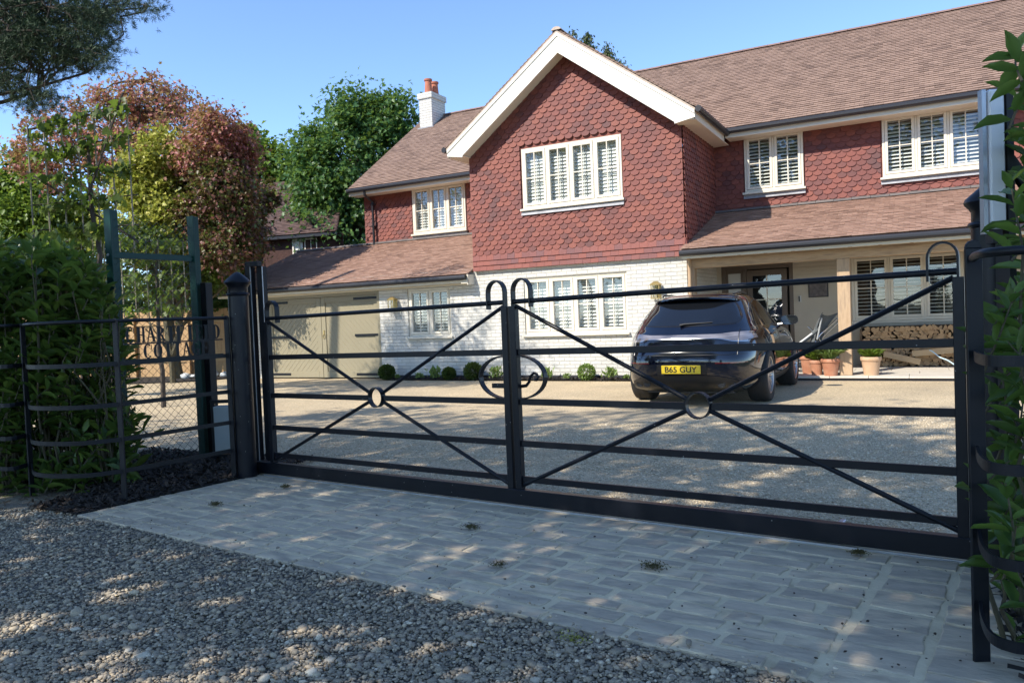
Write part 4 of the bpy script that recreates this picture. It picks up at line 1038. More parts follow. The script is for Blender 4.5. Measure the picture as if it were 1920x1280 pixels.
# ------------------------------------------------------------------ plants
def leaf_mesh(name, B, D, Nn, S, asp, m, parent=None, shape='diamond', droop=.15, fold=.18):
    """B base points, D directions, Nn leaf normals, S lengths; shape diamond (2 tris) or long (6 faces)"""
    n = len(B); D = D / np.linalg.norm(D, axis=1, keepdims=True)
    Sd = np.cross(D, Nn); Sd /= (np.linalg.norm(Sd, axis=1, keepdims=True) + 1e-9); N2 = np.cross(Sd, D)
    S = S[:, None]
    def pt(u, v, h): return B + D * (u * S) + Sd * (v * S * asp) + N2 * (h * S)
    if shape == 'diamond':
        V = np.stack([pt(0, 0, 0), pt(.5, -.5, fold), pt(1, 0, -droop), pt(.5, .5, fold)], 1)
        F = np.array([(0, 1, 2), (0, 2, 3)])
    elif shape == 'lobed':     # five-pointed leaf
        V = np.stack([pt(0, 0, 0), pt(.25, -.55, fold), pt(.5, -.22, 0), pt(.75, -.5, fold * .6), pt(.72, -.15, 0), pt(1.05, 0, -droop), pt(.72, .15, 0), pt(.75, .5, fold * .6), pt(.5, .22, 0), pt(.25, .55, fold)], 1)
        F = np.array([(0, 1, 2), (0, 2, 8), (0, 8, 9), (2, 3, 4), (2, 4, 8), (4, 6, 8), (4, 5, 6), (6, 7, 8)])
    else:
        V = np.stack([pt(0, 0, 0), pt(.22, -.36, fold * .9), pt(.25, 0, 0), pt(.22, .36, fold * .9), pt(.58, -.46, fold), pt(.6, 0, -droop * .3), pt(.58, .46, fold), pt(.88, -.2, fold * .2), pt(.88, .2, fold * .2), pt(1.05, 0, -droop)], 1)
        F = np.array([(0, 1, 2), (0, 2, 3), (1, 4, 5), (1, 5, 2), (2, 5, 6), (2, 6, 3), (4, 7, 5), (5, 8, 6), (7, 9, 5), (5, 9, 8)])
    k = V.shape[1]
    Fs = (F[None] + (np.arange(n) * k)[:, None, None]).reshape(-1, 3)
    o = fast(name, V.reshape(-1, 3), Fs, m, parent, smooth=(shape == 'long'))
    if parent: KIDS.setdefault(parent.name, []).append(o)
    return o
def rdir(n):
    v = nr.normal(size=(n, 3)); return v / np.linalg.norm(v, axis=1, keepdims=True)
def crown_pts(lobes, n, cl, spread, shell=.55):
    """leaf points gathered in clumps inside a set of ellipsoid lobes (cx,cy,cz,rx,ry,rz,weight)"""
    w_ = np.array([l[6] for l in lobes]); w_ = w_ / w_.sum(); ci = nr.choice(len(lobes), cl, p=w_)
    L = np.array([l[:6] for l in lobes])[ci]; d = rdir(cl); rad = shell + (1 - shell) * nr.random(cl) ** .6
    C = L[:, :3] + d * L[:, 3:6] * rad[:, None]
    k = nr.integers(0, cl, n); sz = spread * (.5 + nr.random(cl))
    off = nr.normal(size=(n, 3)) * sz[k][:, None] * np.array([1, 1, .7])
    return C[k] + off, C, (C[k] - L[k][:, :3])
def limb(mb, a, b, r0, r1, wob=.12, n=6):
    a, b = Vector(a), Vector(b); pts = []
    L = (b - a).length
    for i in range(n + 1):
        t = i / n; p = a.lerp(b, t) + Vector((rnd.uniform(-1, 1), rnd.uniform(-1, 1), rnd.uniform(-.3, 1) * .6)) * wob * L * .25 * math.sin(PI * t)
        pts.append(p)
    mb.tube(pts, [r0 + (r1 - r0) * i / n for i in range(n + 1)], 7); return pts
def tree(name, base, lobes, n, cl, spread, leaf, asp, m, label, cat='tree', tr=.18, shape='diamond', shell=.55, group=None, limbs=24, trunk_mat='bark', droopdir=-.35, crown='crown', topk=.6, extra=()):
    t = empty(name, base, label, cat, group); bx, by, bz = base
    ztop = max(l[2] + l[5] * topk for l in lobes); cxm = sum(l[0] for l in lobes) / len(lobes); cym = sum(l[1] for l in lobes) / len(lobes)
    mb = MB(); top = Vector((cxm, cym, ztop)); tp = limb(mb, (bx, by, bz - .1), top, tr, tr * .15, .25, 9)
    for sets in [(lobes, n, cl, m, crown)] + list(extra):
        lb, nn_, cl_, mm, cn = sets
        P, C, out = crown_pts(lb, nn_, cl_, spread, shell)
        d = rdir(nn_) * .8 + out / (np.linalg.norm(out, axis=1, keepdims=True) + 1e-6) * .6 + np.array([0, 0, droopdir])
        up = rdir(nn_) * .7 + np.array([0, 0, .8]) + out / (np.linalg.norm(out, axis=1, keepdims=True) + 1e-6) * .35
        leaf_mesh(cn, P, d, up, leaf * nr.uniform(.6, 1.25, nn_), asp, X[mm], t, shape)
        for i in range(min(limbs, cl_)):
            c = Vector(C[i]); cand = [p for p in tp if p.z < c.z + .3] or tp[:2]; s = min(cand, key=lambda p: (p - c).length + rnd.uniform(0, .6))
            if i % 3 == 0: s = cand[max(0, len(cand) * 2 // 3 - 1)]
            limb(mb, s, c, tr * .28, tr * .05, .5, 5)
    mb.build('trunk', X[trunk_mat], t, smooth=True)
    return t
# big sycamore behind the garage
def T(px, dep, z): x, y = at(px, dep); return x, y, z
def lobe(px, py, dep, rx, rz, w=1, ry=None):
    x, y = at(px, dep); hor = 595 - .0405 * (px - 960); z = 1.285 + (hor - py) * dep / FPX
    return (x, y, z, rx * dep / FPX, (ry or rx) * dep / FPX, rz * dep / FPX, w)
x, y = at(655, 30)
tree('sycamore_tree', (x, y, -.1), [lobe(665, 320, 30, 85, 125, 3), lobe(615, 340, 30, 55, 80, 1), lobe(690, 220, 30, 50, 50, 1), lobe(755, 235, 30, 45, 50, 1), lobe(740, 300, 30, 50, 80, 1), lobe(640, 450, 30, 110, 70, 1.5)],
     32000, 430, .30, .17, .9, 'syc', 'tall dense green sycamore rising behind the garage roof', shape='lobed', tr=.3, limbs=40)
# copper maple mixed tree
x, y = at(330, 20.5)
tree('copper_tree', (x, y, 0), [lobe(330, 300, 20.5, 130, 120, 3), lobe(430, 250, 18.8, 45, 50, .9), lobe(395, 300, 18.6, 50, 45, .8), lobe(470, 300, 19.2, 26, 50, .5), lobe(220, 250, 20.5, 80, 75, 1.2), lobe(130, 270, 20.5, 70, 60, .6), lobe(90, 300, 20.5, 50, 60, .4), lobe(300, 190, 20.5, 80, 40, 1), lobe(450, 350, 20.5, 40, 60, .8)],
     27000, 640, .15, .095, .8, 'red', 'large copper and pink leaved tree over the wooden fence', tr=.17, shape='lobed', limbs=70, trunk_mat='twig',
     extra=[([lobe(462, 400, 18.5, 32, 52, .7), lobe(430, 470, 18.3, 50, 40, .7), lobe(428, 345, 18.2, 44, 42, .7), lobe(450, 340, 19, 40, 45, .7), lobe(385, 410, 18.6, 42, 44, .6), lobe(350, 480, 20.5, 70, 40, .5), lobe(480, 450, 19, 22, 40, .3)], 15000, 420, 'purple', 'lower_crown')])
x, y = at(320, 19.0)
tree('yellow_maple', (x, y, 0), [lobe(325, 290, 19, 52, 45, 1), lobe(295, 340, 19, 60, 45, 1.2), lobe(330, 390, 19, 60, 40, 1), lobe(275, 440, 19, 75, 60, 1), lobe(370, 440, 19, 50, 50, .5)],
     19000, 300, .13, .105, .8, 'yellow', 'yellow green variegated maple in front of the copper tree', tr=.08, shape='lobed', limbs=40, trunk_mat='twig',
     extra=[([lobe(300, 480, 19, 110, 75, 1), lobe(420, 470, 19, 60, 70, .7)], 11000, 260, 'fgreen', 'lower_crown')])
x, y = at(515, 34)
tree('lime_tree', (x, y, 0), [lobe(510, 320, 34, 50, 50, 1), lobe(470, 300, 34, 50, 60, 1), lobe(540, 350, 34, 30, 35, .5)], 5000, 120, .3, .26, .8, 'bright', 'pale yellow green tree in the gap between the copper tree and the sycamore', tr=.15, limbs=20)
x, y = at(70, 23)
tree('hazel_bush', (x, y, 0), [lobe(60, 440, 23, 110, 80, 2), lobe(110, 400, 23, 90, 60, 1), lobe(20, 390, 23, 60, 60, 1), lobe(60, 330, 23, 30, 40, .5), lobe(-60, 430, 23, 80, 90, 1)], 20000, 360, .25, .17, .8, 'bright', 'sunlit bright green bush at the far left behind the laurels', cat='bush', tr=.1, limbs=20, trunk_mat='twig')
x, y = at(1140, 42)
for i, (px, py, h) in enumerate([(1095, 62, 60), (1122, 66, 60), (1158, 90, 50), (1180, 120, 36)]):
    x, y = at(px, 42); zt = 1.285 + (595 - .0405 * (px - 960) - py) * 42 / FPX
    lb = [(x, y, zt - .25 - k * .4, .10 + .13 * k, .10 + .13 * k, .3, .5 + .35 * k) for k in range(8)]
    tree('conifer', (x, y, 0), lb, 2600, 170, .12, .2, .35, 'conifer', ['tall ragged conifer top nearest the gable peak beyond the roof', 'ragged conifer top second from the gable peak beyond the roof', 'slim conifer top alone to the right above the roof', 'shortest conifer top just above the main ridge'][i], tr=.12, limbs=10, group='conifers beyond the roof', droopdir=-1.2)
# ---- pine overhanging from the left
x, y = at(-330, 13)
t = empty('pine_tree', (x, y, -.1), 'dark pine reaching in over the top left corner with long needled boughs', 'tree')
mb = MB(); tp = limb(mb, (x, y, -.1), (x + .3, y, 11.5), .24, .1, .06, 8); tips = []
def pxz(px, py, dep):
    x, y = at(px, dep); return Vector((x, y, 1.285 + (595 - .0405 * (px - 960) - py) * dep / FPX))
disc = [(40, 40, 95, 1.6), (140, 45, 85, 1.5), (95, 110, 70, 1.2), (30, 130, 60, 1), (205, 55, 42, .7), (60, 175, 38, .4), (225, 30, 32, .35), (250, 18, 26, .25), (300, 12, 18, .12), (215, 110, 28, .3), (180, 95, 45, .6), (110, 185, 26, .22), (100, 205, 12, .08), (-40, 100, 100, 1), (60, -60, 100, 1), (180, -60, 100, 1), (300, -70, 60, .5)]
wsum = sum(d[3] for d in disc); bough = []
for px, py, r, wt in disc:
    for _ in range(max(2, int(26 * wt))):
        a, q = rnd.uniform(0, 2 * PI), math.sqrt(rnd.random()); dep = rnd.uniform(11.3, 13.6)
        bough.append(pxz(px + r * q * math.cos(a), py + r * q * math.sin(a) * .8, dep))
for i, c in enumerate(bough):
    s = min(tp, key=lambda p: abs(p.z - c.z + .6)); 
    if i % 9 == 0: mid = limb(mb, s, c, .05, .012, .35, 7); hub = mid
    else: limb(mb, min(hub[2:], key=lambda p: (p - c).length), c, .016, .006, .5, 5)
mb.build('trunk', X['bark'], t, smooth=True)
B = []; D = []
for c in bough:
    for _ in range(30):
        o_ = Vector((rnd.gauss(0, .14), rnd.gauss(0, .14), rnd.gauss(0, .085))); ax = (o_ + Vector((0, 0, .08)) + Vector((rnd.gauss(0, .05), rnd.gauss(0, .05), 0))).normalized()
        for _ in range(16):
            d = (ax * .8 + Vector((rnd.gauss(0, .6), rnd.gauss(0, .6), rnd.gauss(0, .6)))).normalized(); B.append(c + o_); D.append(d)
B = np.array(B); D = np.array(D); n = len(B)
leaf_mesh('needles', B, D, rdir(n), nr.uniform(.06, .10, n), .05, X['pine'], t, 'diamond', .1, 0)

# ---- tall trees on the other side of the lane whose shade falls over gate and drive
for bx, by, lb, lab in [
    ((1.0), -18.2, [(1.6, -17.6, 9.4, 3.6, 2.6, 3.4, 2), (3.6, -17.2, 7.6, 2.8, 2.2, 2.6, 1.2), (-.8, -17.4, 8.2, 3.0, 2.2, 3.2, 1.4), (.8, -17.0, 11.2, 2.6, 2.2, 1.8, .9)], 'tall broad tree across the lane behind the viewpoint'),
    (-5.0, -18.5, [(-4.6, -17.4, 6.9, 3.2, 2.4, 2.8, 2), (-2.6, -17.2, 9.4, 2.2, 2.2, 2.2, 1), (-6.8, -17.0, 6.4, 3.0, 2.2, 2.6, 1)], 'rounder tree across the lane to the left behind the viewpoint'),
    (6.5, -18.6, [(6.3, -17.6, 8.2, 3.0, 2.4, 3.2, 2), (4.6, -17.4, 10.6, 2.6, 2.0, 2.4, 1), (7.5, -17.2, 5.8, 2.4, 2.0, 2.0, 1), (8.3, -17.6, 9.8, 2.6, 2.0, 2.6, 1)], 'tree across the lane directly behind the viewpoint'),
    (-11.0, -17.5, [(-10.5, -16.5, 6.8, 3.4, 2.6, 3.0, 2), (-8.6, -16.0, 5.0, 2.6, 2.2, 2.2, 1)], 'low tree across the lane far to the left'),
    (2.5, -16.6, [(2.6, -15.9, 5.2, 2.6, 1.4, 1.5, 1), (-.6, -16.0, 5.0, 2.4, 1.4, 1.6, 1), (5.2, -15.9, 4.8, 2.0, 1.3, 1.4, .8), (-3.4, -16, 4.8, 2.2, 1.4, 1.6, .8)], 'lower spreading tree across the lane in front of the tall ones')]:
    tree('tall_tree', (bx, by, -.1), lb, 5200 if 'lower spreading' in lab else 13500, 240, .42, .17, .85, 'canopy', lab, tr=.26, limbs=16, shell=.15, group='trees across the lane')

# ---- laurels
def laurel(name, shoots, m, label, leaf=(.10, .15), n_leaf=(8, 12), ln=(.2, .36), base=None, group=None, asp=.40):
    bx, by, bz = base; t = empty(name, base, label, 'shrub', group); mb = MB(); B = []; D = []; Nn = []; S = []
    for c in shoots:
        c = Vector(c); L = rnd.uniform(*ln); ax = Vector((rnd.gauss(0, .5), rnd.gauss(0, .5), 1)).normalized()
        s = c - ax * L; mb.tube([s, s.lerp(c, .5) + Vector((rnd.gauss(0, .008), rnd.gauss(0, .008), 0)), c], [.005, .004, .002], 5)
        if rnd.random() < .28:
            root = Vector((bx + rnd.gauss(0, .12), by + rnd.gauss(0, .12), bz)); root = root.lerp(Vector((s.x, s.y, bz)), .6); limb(mb, root, s, .011, .005, .25, 5)
        k = rnd.randint(*n_leaf); a0 = rnd.uniform(0, 6.28)
        u = ax.orthogonal().normalized(); v = ax.cross(u)
        for j in range(k):
            f = (j + .5) / k; a = a0 + j * 2.4; rad = u * math.cos(a) + v * math.sin(a); rise = .25 + .9 * f ** 2
            d = (rad + ax * rise + Vector((0, 0, -.15 * (1 - f)))).normalized(); B.append(c - ax * L * (1 - f)); D.append(d)
            nn_ = (ax * .9 - rad * rise * .6 + Vector((rnd.gauss(0, .25), rnd.gauss(0, .25), .3))); Nn.append(nn_); S.append(rnd.uniform(*leaf) * (1 - .45 * f ** 3))
    mb.build('stem', X['twig'], t, smooth=True)
    leaf_mesh('leaves', np.array(B), np.array(D), np.array(Nn), np.array(S), asp, X[m], t, 'long', .12, .10)
    return t
def topy(px): return float(np.interp(px, [-80, 60, 130, 180, 215, 240], [440, 446, 455, 490, 575, 690]))
for lo_, hi_, n_, lab in [(-90, 62, 260, 'dense laurel shrub at the far left edge behind the iron fence'), (62, 158, 210, 'dense laurel shrub in the middle of the left row behind the fence'), (158, 228, 140, 'laurel shrub nearest the green mesh fence post')]:
    sh = []
    for _ in range(n_):
        px = rnd.uniform(lo_, hi_); py = topy(px) + (900 - topy(px)) * rnd.random() ** 1.15; dep = rnd.uniform(6.55, 7.9); sh.append(pxz(px, py, dep))
    b = at((lo_ + hi_) / 2, 7.2)
    laurel('laurel_shrub', sh, 'laurel', lab, leaf=(.13, .20), asp=.46, base=(b[0], b[1], -.07), group='laurels behind the left fence')
sh = []
for _ in range(34):
    px = rnd.uniform(1925, 2100); py = rnd.uniform(60, 560); sh.append(pxz(px, py, rnd.uniform(2.7, 3.4)))
for _ in range(58):
    px = rnd.uniform(1880, 2080); py = rnd.uniform(520, 1180); sh.append(pxz(px, py, rnd.uniform(2.62, 3.3)))
sh += [pxz(1900, 340, 2.75), pxz(1905, 560, 2.7), pxz(1880, 905, 2.5), pxz(1893, 1060, 2.5), pxz(1900, 980, 2.45), pxz(1890, 640, 2.6), pxz(1915, 100, 2.8)]
b = at(1960, 2.9)
laurel('laurel_shrub', sh, 'laurelr', 'glossy laurel growing up past the near gate post at the right edge', leaf=(.11, .165), base=(b[0], b[1], 0), asp=.42)

# ---- pleached trees on cane frames
def pleached(px0, px1, tops, zlow, dep, n, leaf, label, trunkpx, diag=True, ncane=7):
    b = at(trunkpx, dep); t = empty('pleached_tree', (b[0], b[1], -.06), label, 'tree', 'pleached trees on cane frames'); mb = MB(); pts = []
    for i in range(ncane):
        f = i / (ncane - 1); px = px0 + (px1 - px0) * f; x, y = at(px, dep); zt = tops[0] + (tops[1] - tops[0]) * f + rnd.uniform(-.03, .05)
        mb.tube([(x, y, zlow - rnd.uniform(0, .3)), (x + rnd.uniform(-.01, .01), y, zt)], .009, 6)
    o1 = mb.build('cane', X['cane'], t)
    mb = MB()
    a, c = at(px0 - 6, dep), at(px1 + 8, dep)
    for k in range(5):
        z0_ = zlow + (tops[0] - zlow) * k / 4 - .02; z1_ = zlow + (tops[1] - zlow) * k / 4
        limb(mb, (a[0], a[1] + .02, z0_), (c[0], c[1] + .02, z1_), .009 if k < 4 else .014, .008, .04, 6)
    limb(mb, (b[0], b[1], -.1), (b[0] + .03, b[1], tops[0] - .1), .045, .02, .05, 8)
    e = at(px1 - 6, dep - .1)
    if diag: mb.tube([(e[0], e[1], tops[1] + .1), at(trunkpx - 4, dep - .1) + (zlow + .35,)], .014, 6); mb.tube([(a[0], a[1], tops[0] - .5), (c[0], c[1], zlow - .2)], .013, 6)
    mb.build('branch', X['bark'], t)
    P = []
    for _ in range(n):
        f = rnd.random(); x, y = at(px0 + (px1 - px0) * f + rnd.gauss(0, 4), dep + rnd.gauss(0, .12)); k = rnd.choice([0, .25, .5, .75, 1]); z = zlow + (tops[0] + (tops[1] - tops[0]) * f - zlow) * k + rnd.uniform(-.1, .06); P.append((x, y, z))
    P = np.array(P); d = rdir(n) * .7 + np.array([0, 0, -.75]); u = rdir(n) * .5 + np.array([-.3, -.6, .7])
    leaf_mesh('leaves', P, d, u, leaf * nr.uniform(.7, 1.3, n), .85, X['espl'], t, 'lobed', .1, .1)
pleached(75, 262, (3.72, 3.95), 2.55, 9.0, 620, .11, 'pleached tree with broad leaves tied to canes above the left laurels', 185)
pleached(236, 352, (2.85, 2.8), 1.7, 13.0, 420, .11, 'lower pleached tree on thin canes seen through the green mesh', 300, False, 6)
pleached(100, 205, (3.2, 3.2), 1.9, 15.5, 420, .12, 'farther pleached tree half hidden behind the laurels', 150, False, 6)

# ---- wooden boundary fence and the bed in front
a, b = Vector((-7.42, .9, 0)), Vector((-16.5, -1.0, 0)); d = (b - a).normalized(); L = (b - a).length
t = empty('wooden_fence', tuple((a + b) / 2), 'close boarded fence of new orange brown larch left of the garage', 'fence')
n_ = Vector((d.y, -d.x, 0)); mb = MB(); u = 0
if n_.y > 0: n_ = -n_
while u < L:
    w_ = rnd.uniform(.115, .13); h = 1.86 + rnd.uniform(-.008, .008); p, q = a + d * u, a + d * (u + w_ - .006); mb.obox(p + Vector((0, 0, .0)) + d * w_ / 2, p + Vector((0, 0, h)) + d * w_ / 2, w_ - .006, .018, up=n_)
    u += w_
mb.build('boards', X['fence'], t)
mb = MB()
for z in (.45, 1.5): mb.obox(a + n_ * .03 + Vector((0, 0, z)), b + n_ * .03 + Vector((0, 0, z)), .03, .06)
mb.build('fence_rail', X['fence'], t)
u = .4
while u < L: p = a + d * u + n_ * .07; mb = MB(); mb.obox(p, p + Vector((0, 0, 1.8)), .08, .08, up=n_); mb.build('fence_post', X['fence'], t); u += 1.83
sheet('fence_bed', [(-7.45, .8), (-7.5, -.9), (-9.5, -2.0), (-16, -3.4), (-17, -1.0)], .02, X['mulch'])
for i, (px, py, s) in enumerate([(345, 716, .16), (362, 718, .12), (395, 717, .2), (418, 715, .16)]):
    x, y = at(px, 20.3 if i < 2 else 20.6); o = blob_batch(np.array([[x, y, .08]]), np.array([s]), X['pale'], 'pale_rock', .5)
    tag(o, ['pale angular rock leftmost of those below the wooden fence', 'smaller pale rock second from the left below the wooden fence', 'wide flat pale rock below the fence near the square post', 'pale rock nearest the round gate post below the fence'][i], 'rock', 'pale rocks below the fence')

# ---- old neighbouring house with a weathered hipped roof
def poly_tiles(mb, pts, gauge=.11):
    P = [Vector(p) for p in pts]; N = (P[1] - P[0]).cross(P[2] - P[0]).normalized()
    if N.z < 0: N = -N
    U = Vector((0, 0, 1)).cross(N).normalized(); V = N.cross(U).normalized(); O = P[0]
    q = [((p - O).dot(U), (p - O).dot(V)) for p in P]; vmin = min(v for u, v in q); vmax = max(v for u, v in q)
    def rng(v):
        v += vmin; xs = []
        for i in range(len(q)):
            (u0, v0), (u1, v1) = q[i], q[(i + 1) % len(q)]
            if (v0 - v) * (v1 - v) < 0: xs.append(u0 + (u1 - u0) * (v - v0) / (v1 - v0))
        return (min(xs), max(xs)) if len(xs) > 1 else (0, 0)
    mb.add([p - N * .02 for p in P], [tuple(range(len(P)))]); tiles(mb, O + V * vmin, U, V, vmax - vmin, rng, gauge=gauge, lift=.04)
def z3(px, py, dep): return tuple(pxz(px, py, dep))
t = empty('old_house', (*at(500, 29), 0), 'old dark brick neighbouring house with mossy brown hipped roof behind the garage', 'house')
A1, B1 = at(640, 27.5), at(486, 28.5); R1, R2 = at(522, 32.5), at(660, 31.5); C1, D1 = at(385, 28.0), at(405, 36)
ez, rz, lz = 4.62, 7.35, 3.1
mb = MB(); poly_tiles(mb, [(*B1, ez), (*A1, ez), (*R2, rz), (*R1, rz)]); poly_tiles(mb, [(*C1, lz), (*B1, ez), (*R1, rz), (*D1, lz)]); mb.build('roof', X['oldroof'], t, recalc=False)
mb = MB(); f = .25
def inn(p, k=.3): return (p[0] + k * .2, p[1] + k)
mb.add([(*inn(C1), 0), (*inn(B1), 0), (*inn(A1), 0), (*inn(A1), ez - .02), (*inn(B1), ez - .02), (*inn(C1), lz)], [(0, 1, 4, 5), (1, 2, 3, 4)]); mb.build('wall', mat('old dark brick', [(.04, .018, .014), (.07, .03, .022)], .9, nscale=6, bmp=(12, 1, .02)), t, recalc=False)
mb = MB(); mb.obox((*B1, ez - .07), (*A1, ez - .07), .08, .1); mb.obox((*C1, lz - .05), (*B1, ez - .07), .08, .1); mb.build('gutter', X['gutter'], t)
p, q = Vector((*inn(at(548, 28.1)), 0)), Vector((*inn(at(592, 27.9)), 0))
mb = MB(); dn = Vector((-.1, -.9, 0)).normalized()
mb.obox(p + dn * .05 + Vector((0, 0, 3.75)), p + dn * .05 + Vector((0, 0, 4.5)), .06, .08); mb.obox(q + dn * .05 + Vector((0, 0, 3.75)), q + dn * .05 + Vector((0, 0, 4.5)), .06, .08)
for z in (3.75, 4.47): mb.obox(p + dn * .05 + Vector((0, 0, z)), q + dn * .05 + Vector((0, 0, z)), .06, .06)
for f_ in (.25, .5, .75): m_ = p.lerp(q, f_); mb.obox(m_ + dn * .05 + Vector((0, 0, 3.78)), m_ + dn * .05 + Vector((0, 0, 4.46)), .04, .04)
wn_ = mb.build('window', X['cream'], t)
mb = MB(); mb.add([p + dn * .04 + Vector((0, 0, 3.78)), q + dn * .04 + Vector((0, 0, 3.78)), q + dn * .04 + Vector((0, 0, 4.46)), p + dn * .04 + Vector((0, 0, 4.46))], [(0, 1, 2, 3)]); mb.build('pane', X['shutter'], wn_)
x, y = at(440, 24)
tree('plum_tree', (x, y, 0), [lobe(460, 400, 24, 55, 55, 1), lobe(430, 460, 24, 60, 50, 1), lobe(500, 370, 24, 28, 30, .4)], 9000, 200, .15, .14, .8, 'purple', 'dark plum leaved tree against the old brown roof', tr=.1, limbs=20, shape='lobed', trunk_mat='twig')
x, y = at(400, 22)
tree('holly_bush', (x, y, 0), [lobe(420, 560, 21.8, 50, 45, 1), lobe(370, 545, 22, 60, 50, 1), lobe(470, 560, 21.5, 25, 30, .3)], 9000, 200, .16, .13, .8, 'syc', 'dark green bush between the wooden fence and the garage corner', cat='bush', tr=.08, limbs=14, trunk_mat='twig')

# ---- planting along the white wall
def ball(x, y, r, m, label, n=2600, leaf=.05):
    t = empty('box_ball', (x, y, .03), label, 'plant', 'clipped balls in the wall bed'); d = rdir(n); rr = r * (1 + nr.normal(0, .03, n)) * nr.uniform(.55, 1, n) ** .5 ; P = d * rr[:, None] * np.array([1, 1, .92]) + np.array([x, y, .03 + r * .9])
    P[:, 2] = np.maximum(P[:, 2], .035); leaf_mesh('leaves', P, d + rdir(n) * .6, rdir(n), leaf * nr.uniform(.6, 1.2, n), .6, X[m], t)
    mb = MB(); mb.tube([(x, y, .0), (x, y, r)], .015, 6); mb.build('stem', X['twig'], t)
ball(-2.22, -.33, .165, 'box', 'round clipped box ball beside the garage doors')
ball(-.56, -.33, .125, 'box', 'smallest clipped box ball in the middle of the wall bed')
ball(.03, -.30, .18, 'box', 'largest clipped box ball left of the big gate ring')
ball(2.62, -.32, .155, 'herb', 'paler yellow green ball under the ground floor window', 1100)
def herb(x, y, h, label, n=90, m='herb'):
    t = empty('herb_plant', (x, y, .03), label, 'plant', 'young plants in the wall bed'); P = np.column_stack([nr.normal(x, h * .22, n), nr.normal(y, h * .2, n), nr.uniform(.04, h * .75, n)]); d = rdir(n) * .5 + np.array([0, 0, .9]) + (P - np.array([x, y, .1])) * 1.5
    leaf_mesh('leaves', P, d, rdir(n), h * .38 * nr.uniform(.5, 1.2, n), .38, X[m], t)
    mb = MB()
    for _ in range(7): mb.tube([(x, y, .02), (x + rnd.gauss(0, h * .2), y + rnd.gauss(0, h * .2), h * .8)], .003, 4)
    mb.build('stem', X['twig'], t)
for x, h, lab in [(-1.95, .13, 'tiny sprig right beside the box ball at the garage'), (-1.35, .16, 'low pale plant left of centre below the small side window'), (-.95, .3, 'tall airy pale plant left of the smallest box ball'), (.58, .3, 'feathery pale plant seen inside the big gate ring'), (1.75, .27, 'bright upright plant just right of the big gate ring'), (2.18, .15, 'tiny bright plant under the ground floor window'), (3.12, .26, 'bright spreading plant right of the paler ball'), (3.42, .13, 'tiny sprig last in the bed before the car')]: herb(x, -.3, h, lab)

# ---- wall lanterns
def lantern(x, label):
    t = empty('wall_lantern', (x, -.1, 1.55), label, 'lantern', 'brass wall lanterns'); y = -.11; a = .075; z0_, z1_ = 1.55, 1.79
    mb = MB()
    for sx_ in (-1, 1):
        for sy_ in (-1, 1): mb.box(x + sx_ * a - .008, x + sx_ * a + .008, y + sy_ * .06 - .008, y + sy_ * .06 + .008, z0_, z1_)
    mb.box(x - a - .015, x + a + .015, y - .075, y + .075, z0_ - .018, z0_); mb.box(x - a - .02, x + a + .02, y - .08, y + .08, z1_, z1_ + .018)
    mb.add([(x - a - .02, y - .08, z1_ + .018), (x + a + .02, y - .08, z1_ + .018), (x + a + .02, y + .08, z1_ + .018), (x - a - .02, y + .08, z1_ + .018), (x - .03, y - .02, z1_ + .07), (x + .03, y - .02, z1_ + .07), (x + .03, y + .02, z1_ + .07), (x - .03, y + .02, z1_ + .07)], [(0, 1, 5, 4), (1, 2, 6, 5), (2, 3, 7, 6), (3, 0, 4, 7), (4, 5, 6, 7)])
    mb.box(x - .05, x + .05, -.03, -.002, 1.58, 1.83); mb.build('frame', X['brass'], t)
    mb = MB()
    for sy_ in (-1, 1): mb.add([(x - a, y + sy_ * .06, z0_), (x + a, y + sy_ * .06, z0_), (x + a, y + sy_ * .06, z1_), (x - a, y + sy_ * .06, z1_)], [(0, 1, 2, 3)])
    mb.build('pane', X['glass'], t, recalc=False)
    mb = MB(); mb.lathe(x, y, [(.012, z0_), (.012, z0_ + .08), (.02, z0_ + .10), (.02, z0_ + .15), (.004, z0_ + .18)], 10); mb.build('bulb', X['bulb'], t, smooth=True)
lantern(-2.14, 'boxy brass wall lantern between the garage doors and the small window')
lantern(4.0, 'boxy brass wall lantern on the white wall above the car roof')
# plaque, bell
t = empty('wall_plaque', (6.57, 2.3, 1.6), 'dark square embossed metal plaque hung on the porch wall', 'plaque'); mb = MB(); mb.box(6.39, 6.76, 2.312, 2.336, 1.45, 1.74); mb.build('frame', X['black'], t, bevel=.004); mb = MB(); mb.box(6.41, 6.74, 2.302, 2.3115, 1.47, 1.72); mb.build('relief', X['plaque'], t)
t = empty('door_bell', (6.22, 2.3, 1.44), 'small black door bell with a white edge right of the front door', 'door bell'); mb = MB(); mb.box(6.19, 6.25, 2.312, 2.336, 1.37, 1.50); mb.build('backplate', X['pale'], t, bevel=.003); mb = MB(); mb.box(6.20, 6.225, 2.30, 2.3115, 1.38, 1.49); mb.build('face', X['black'], t)

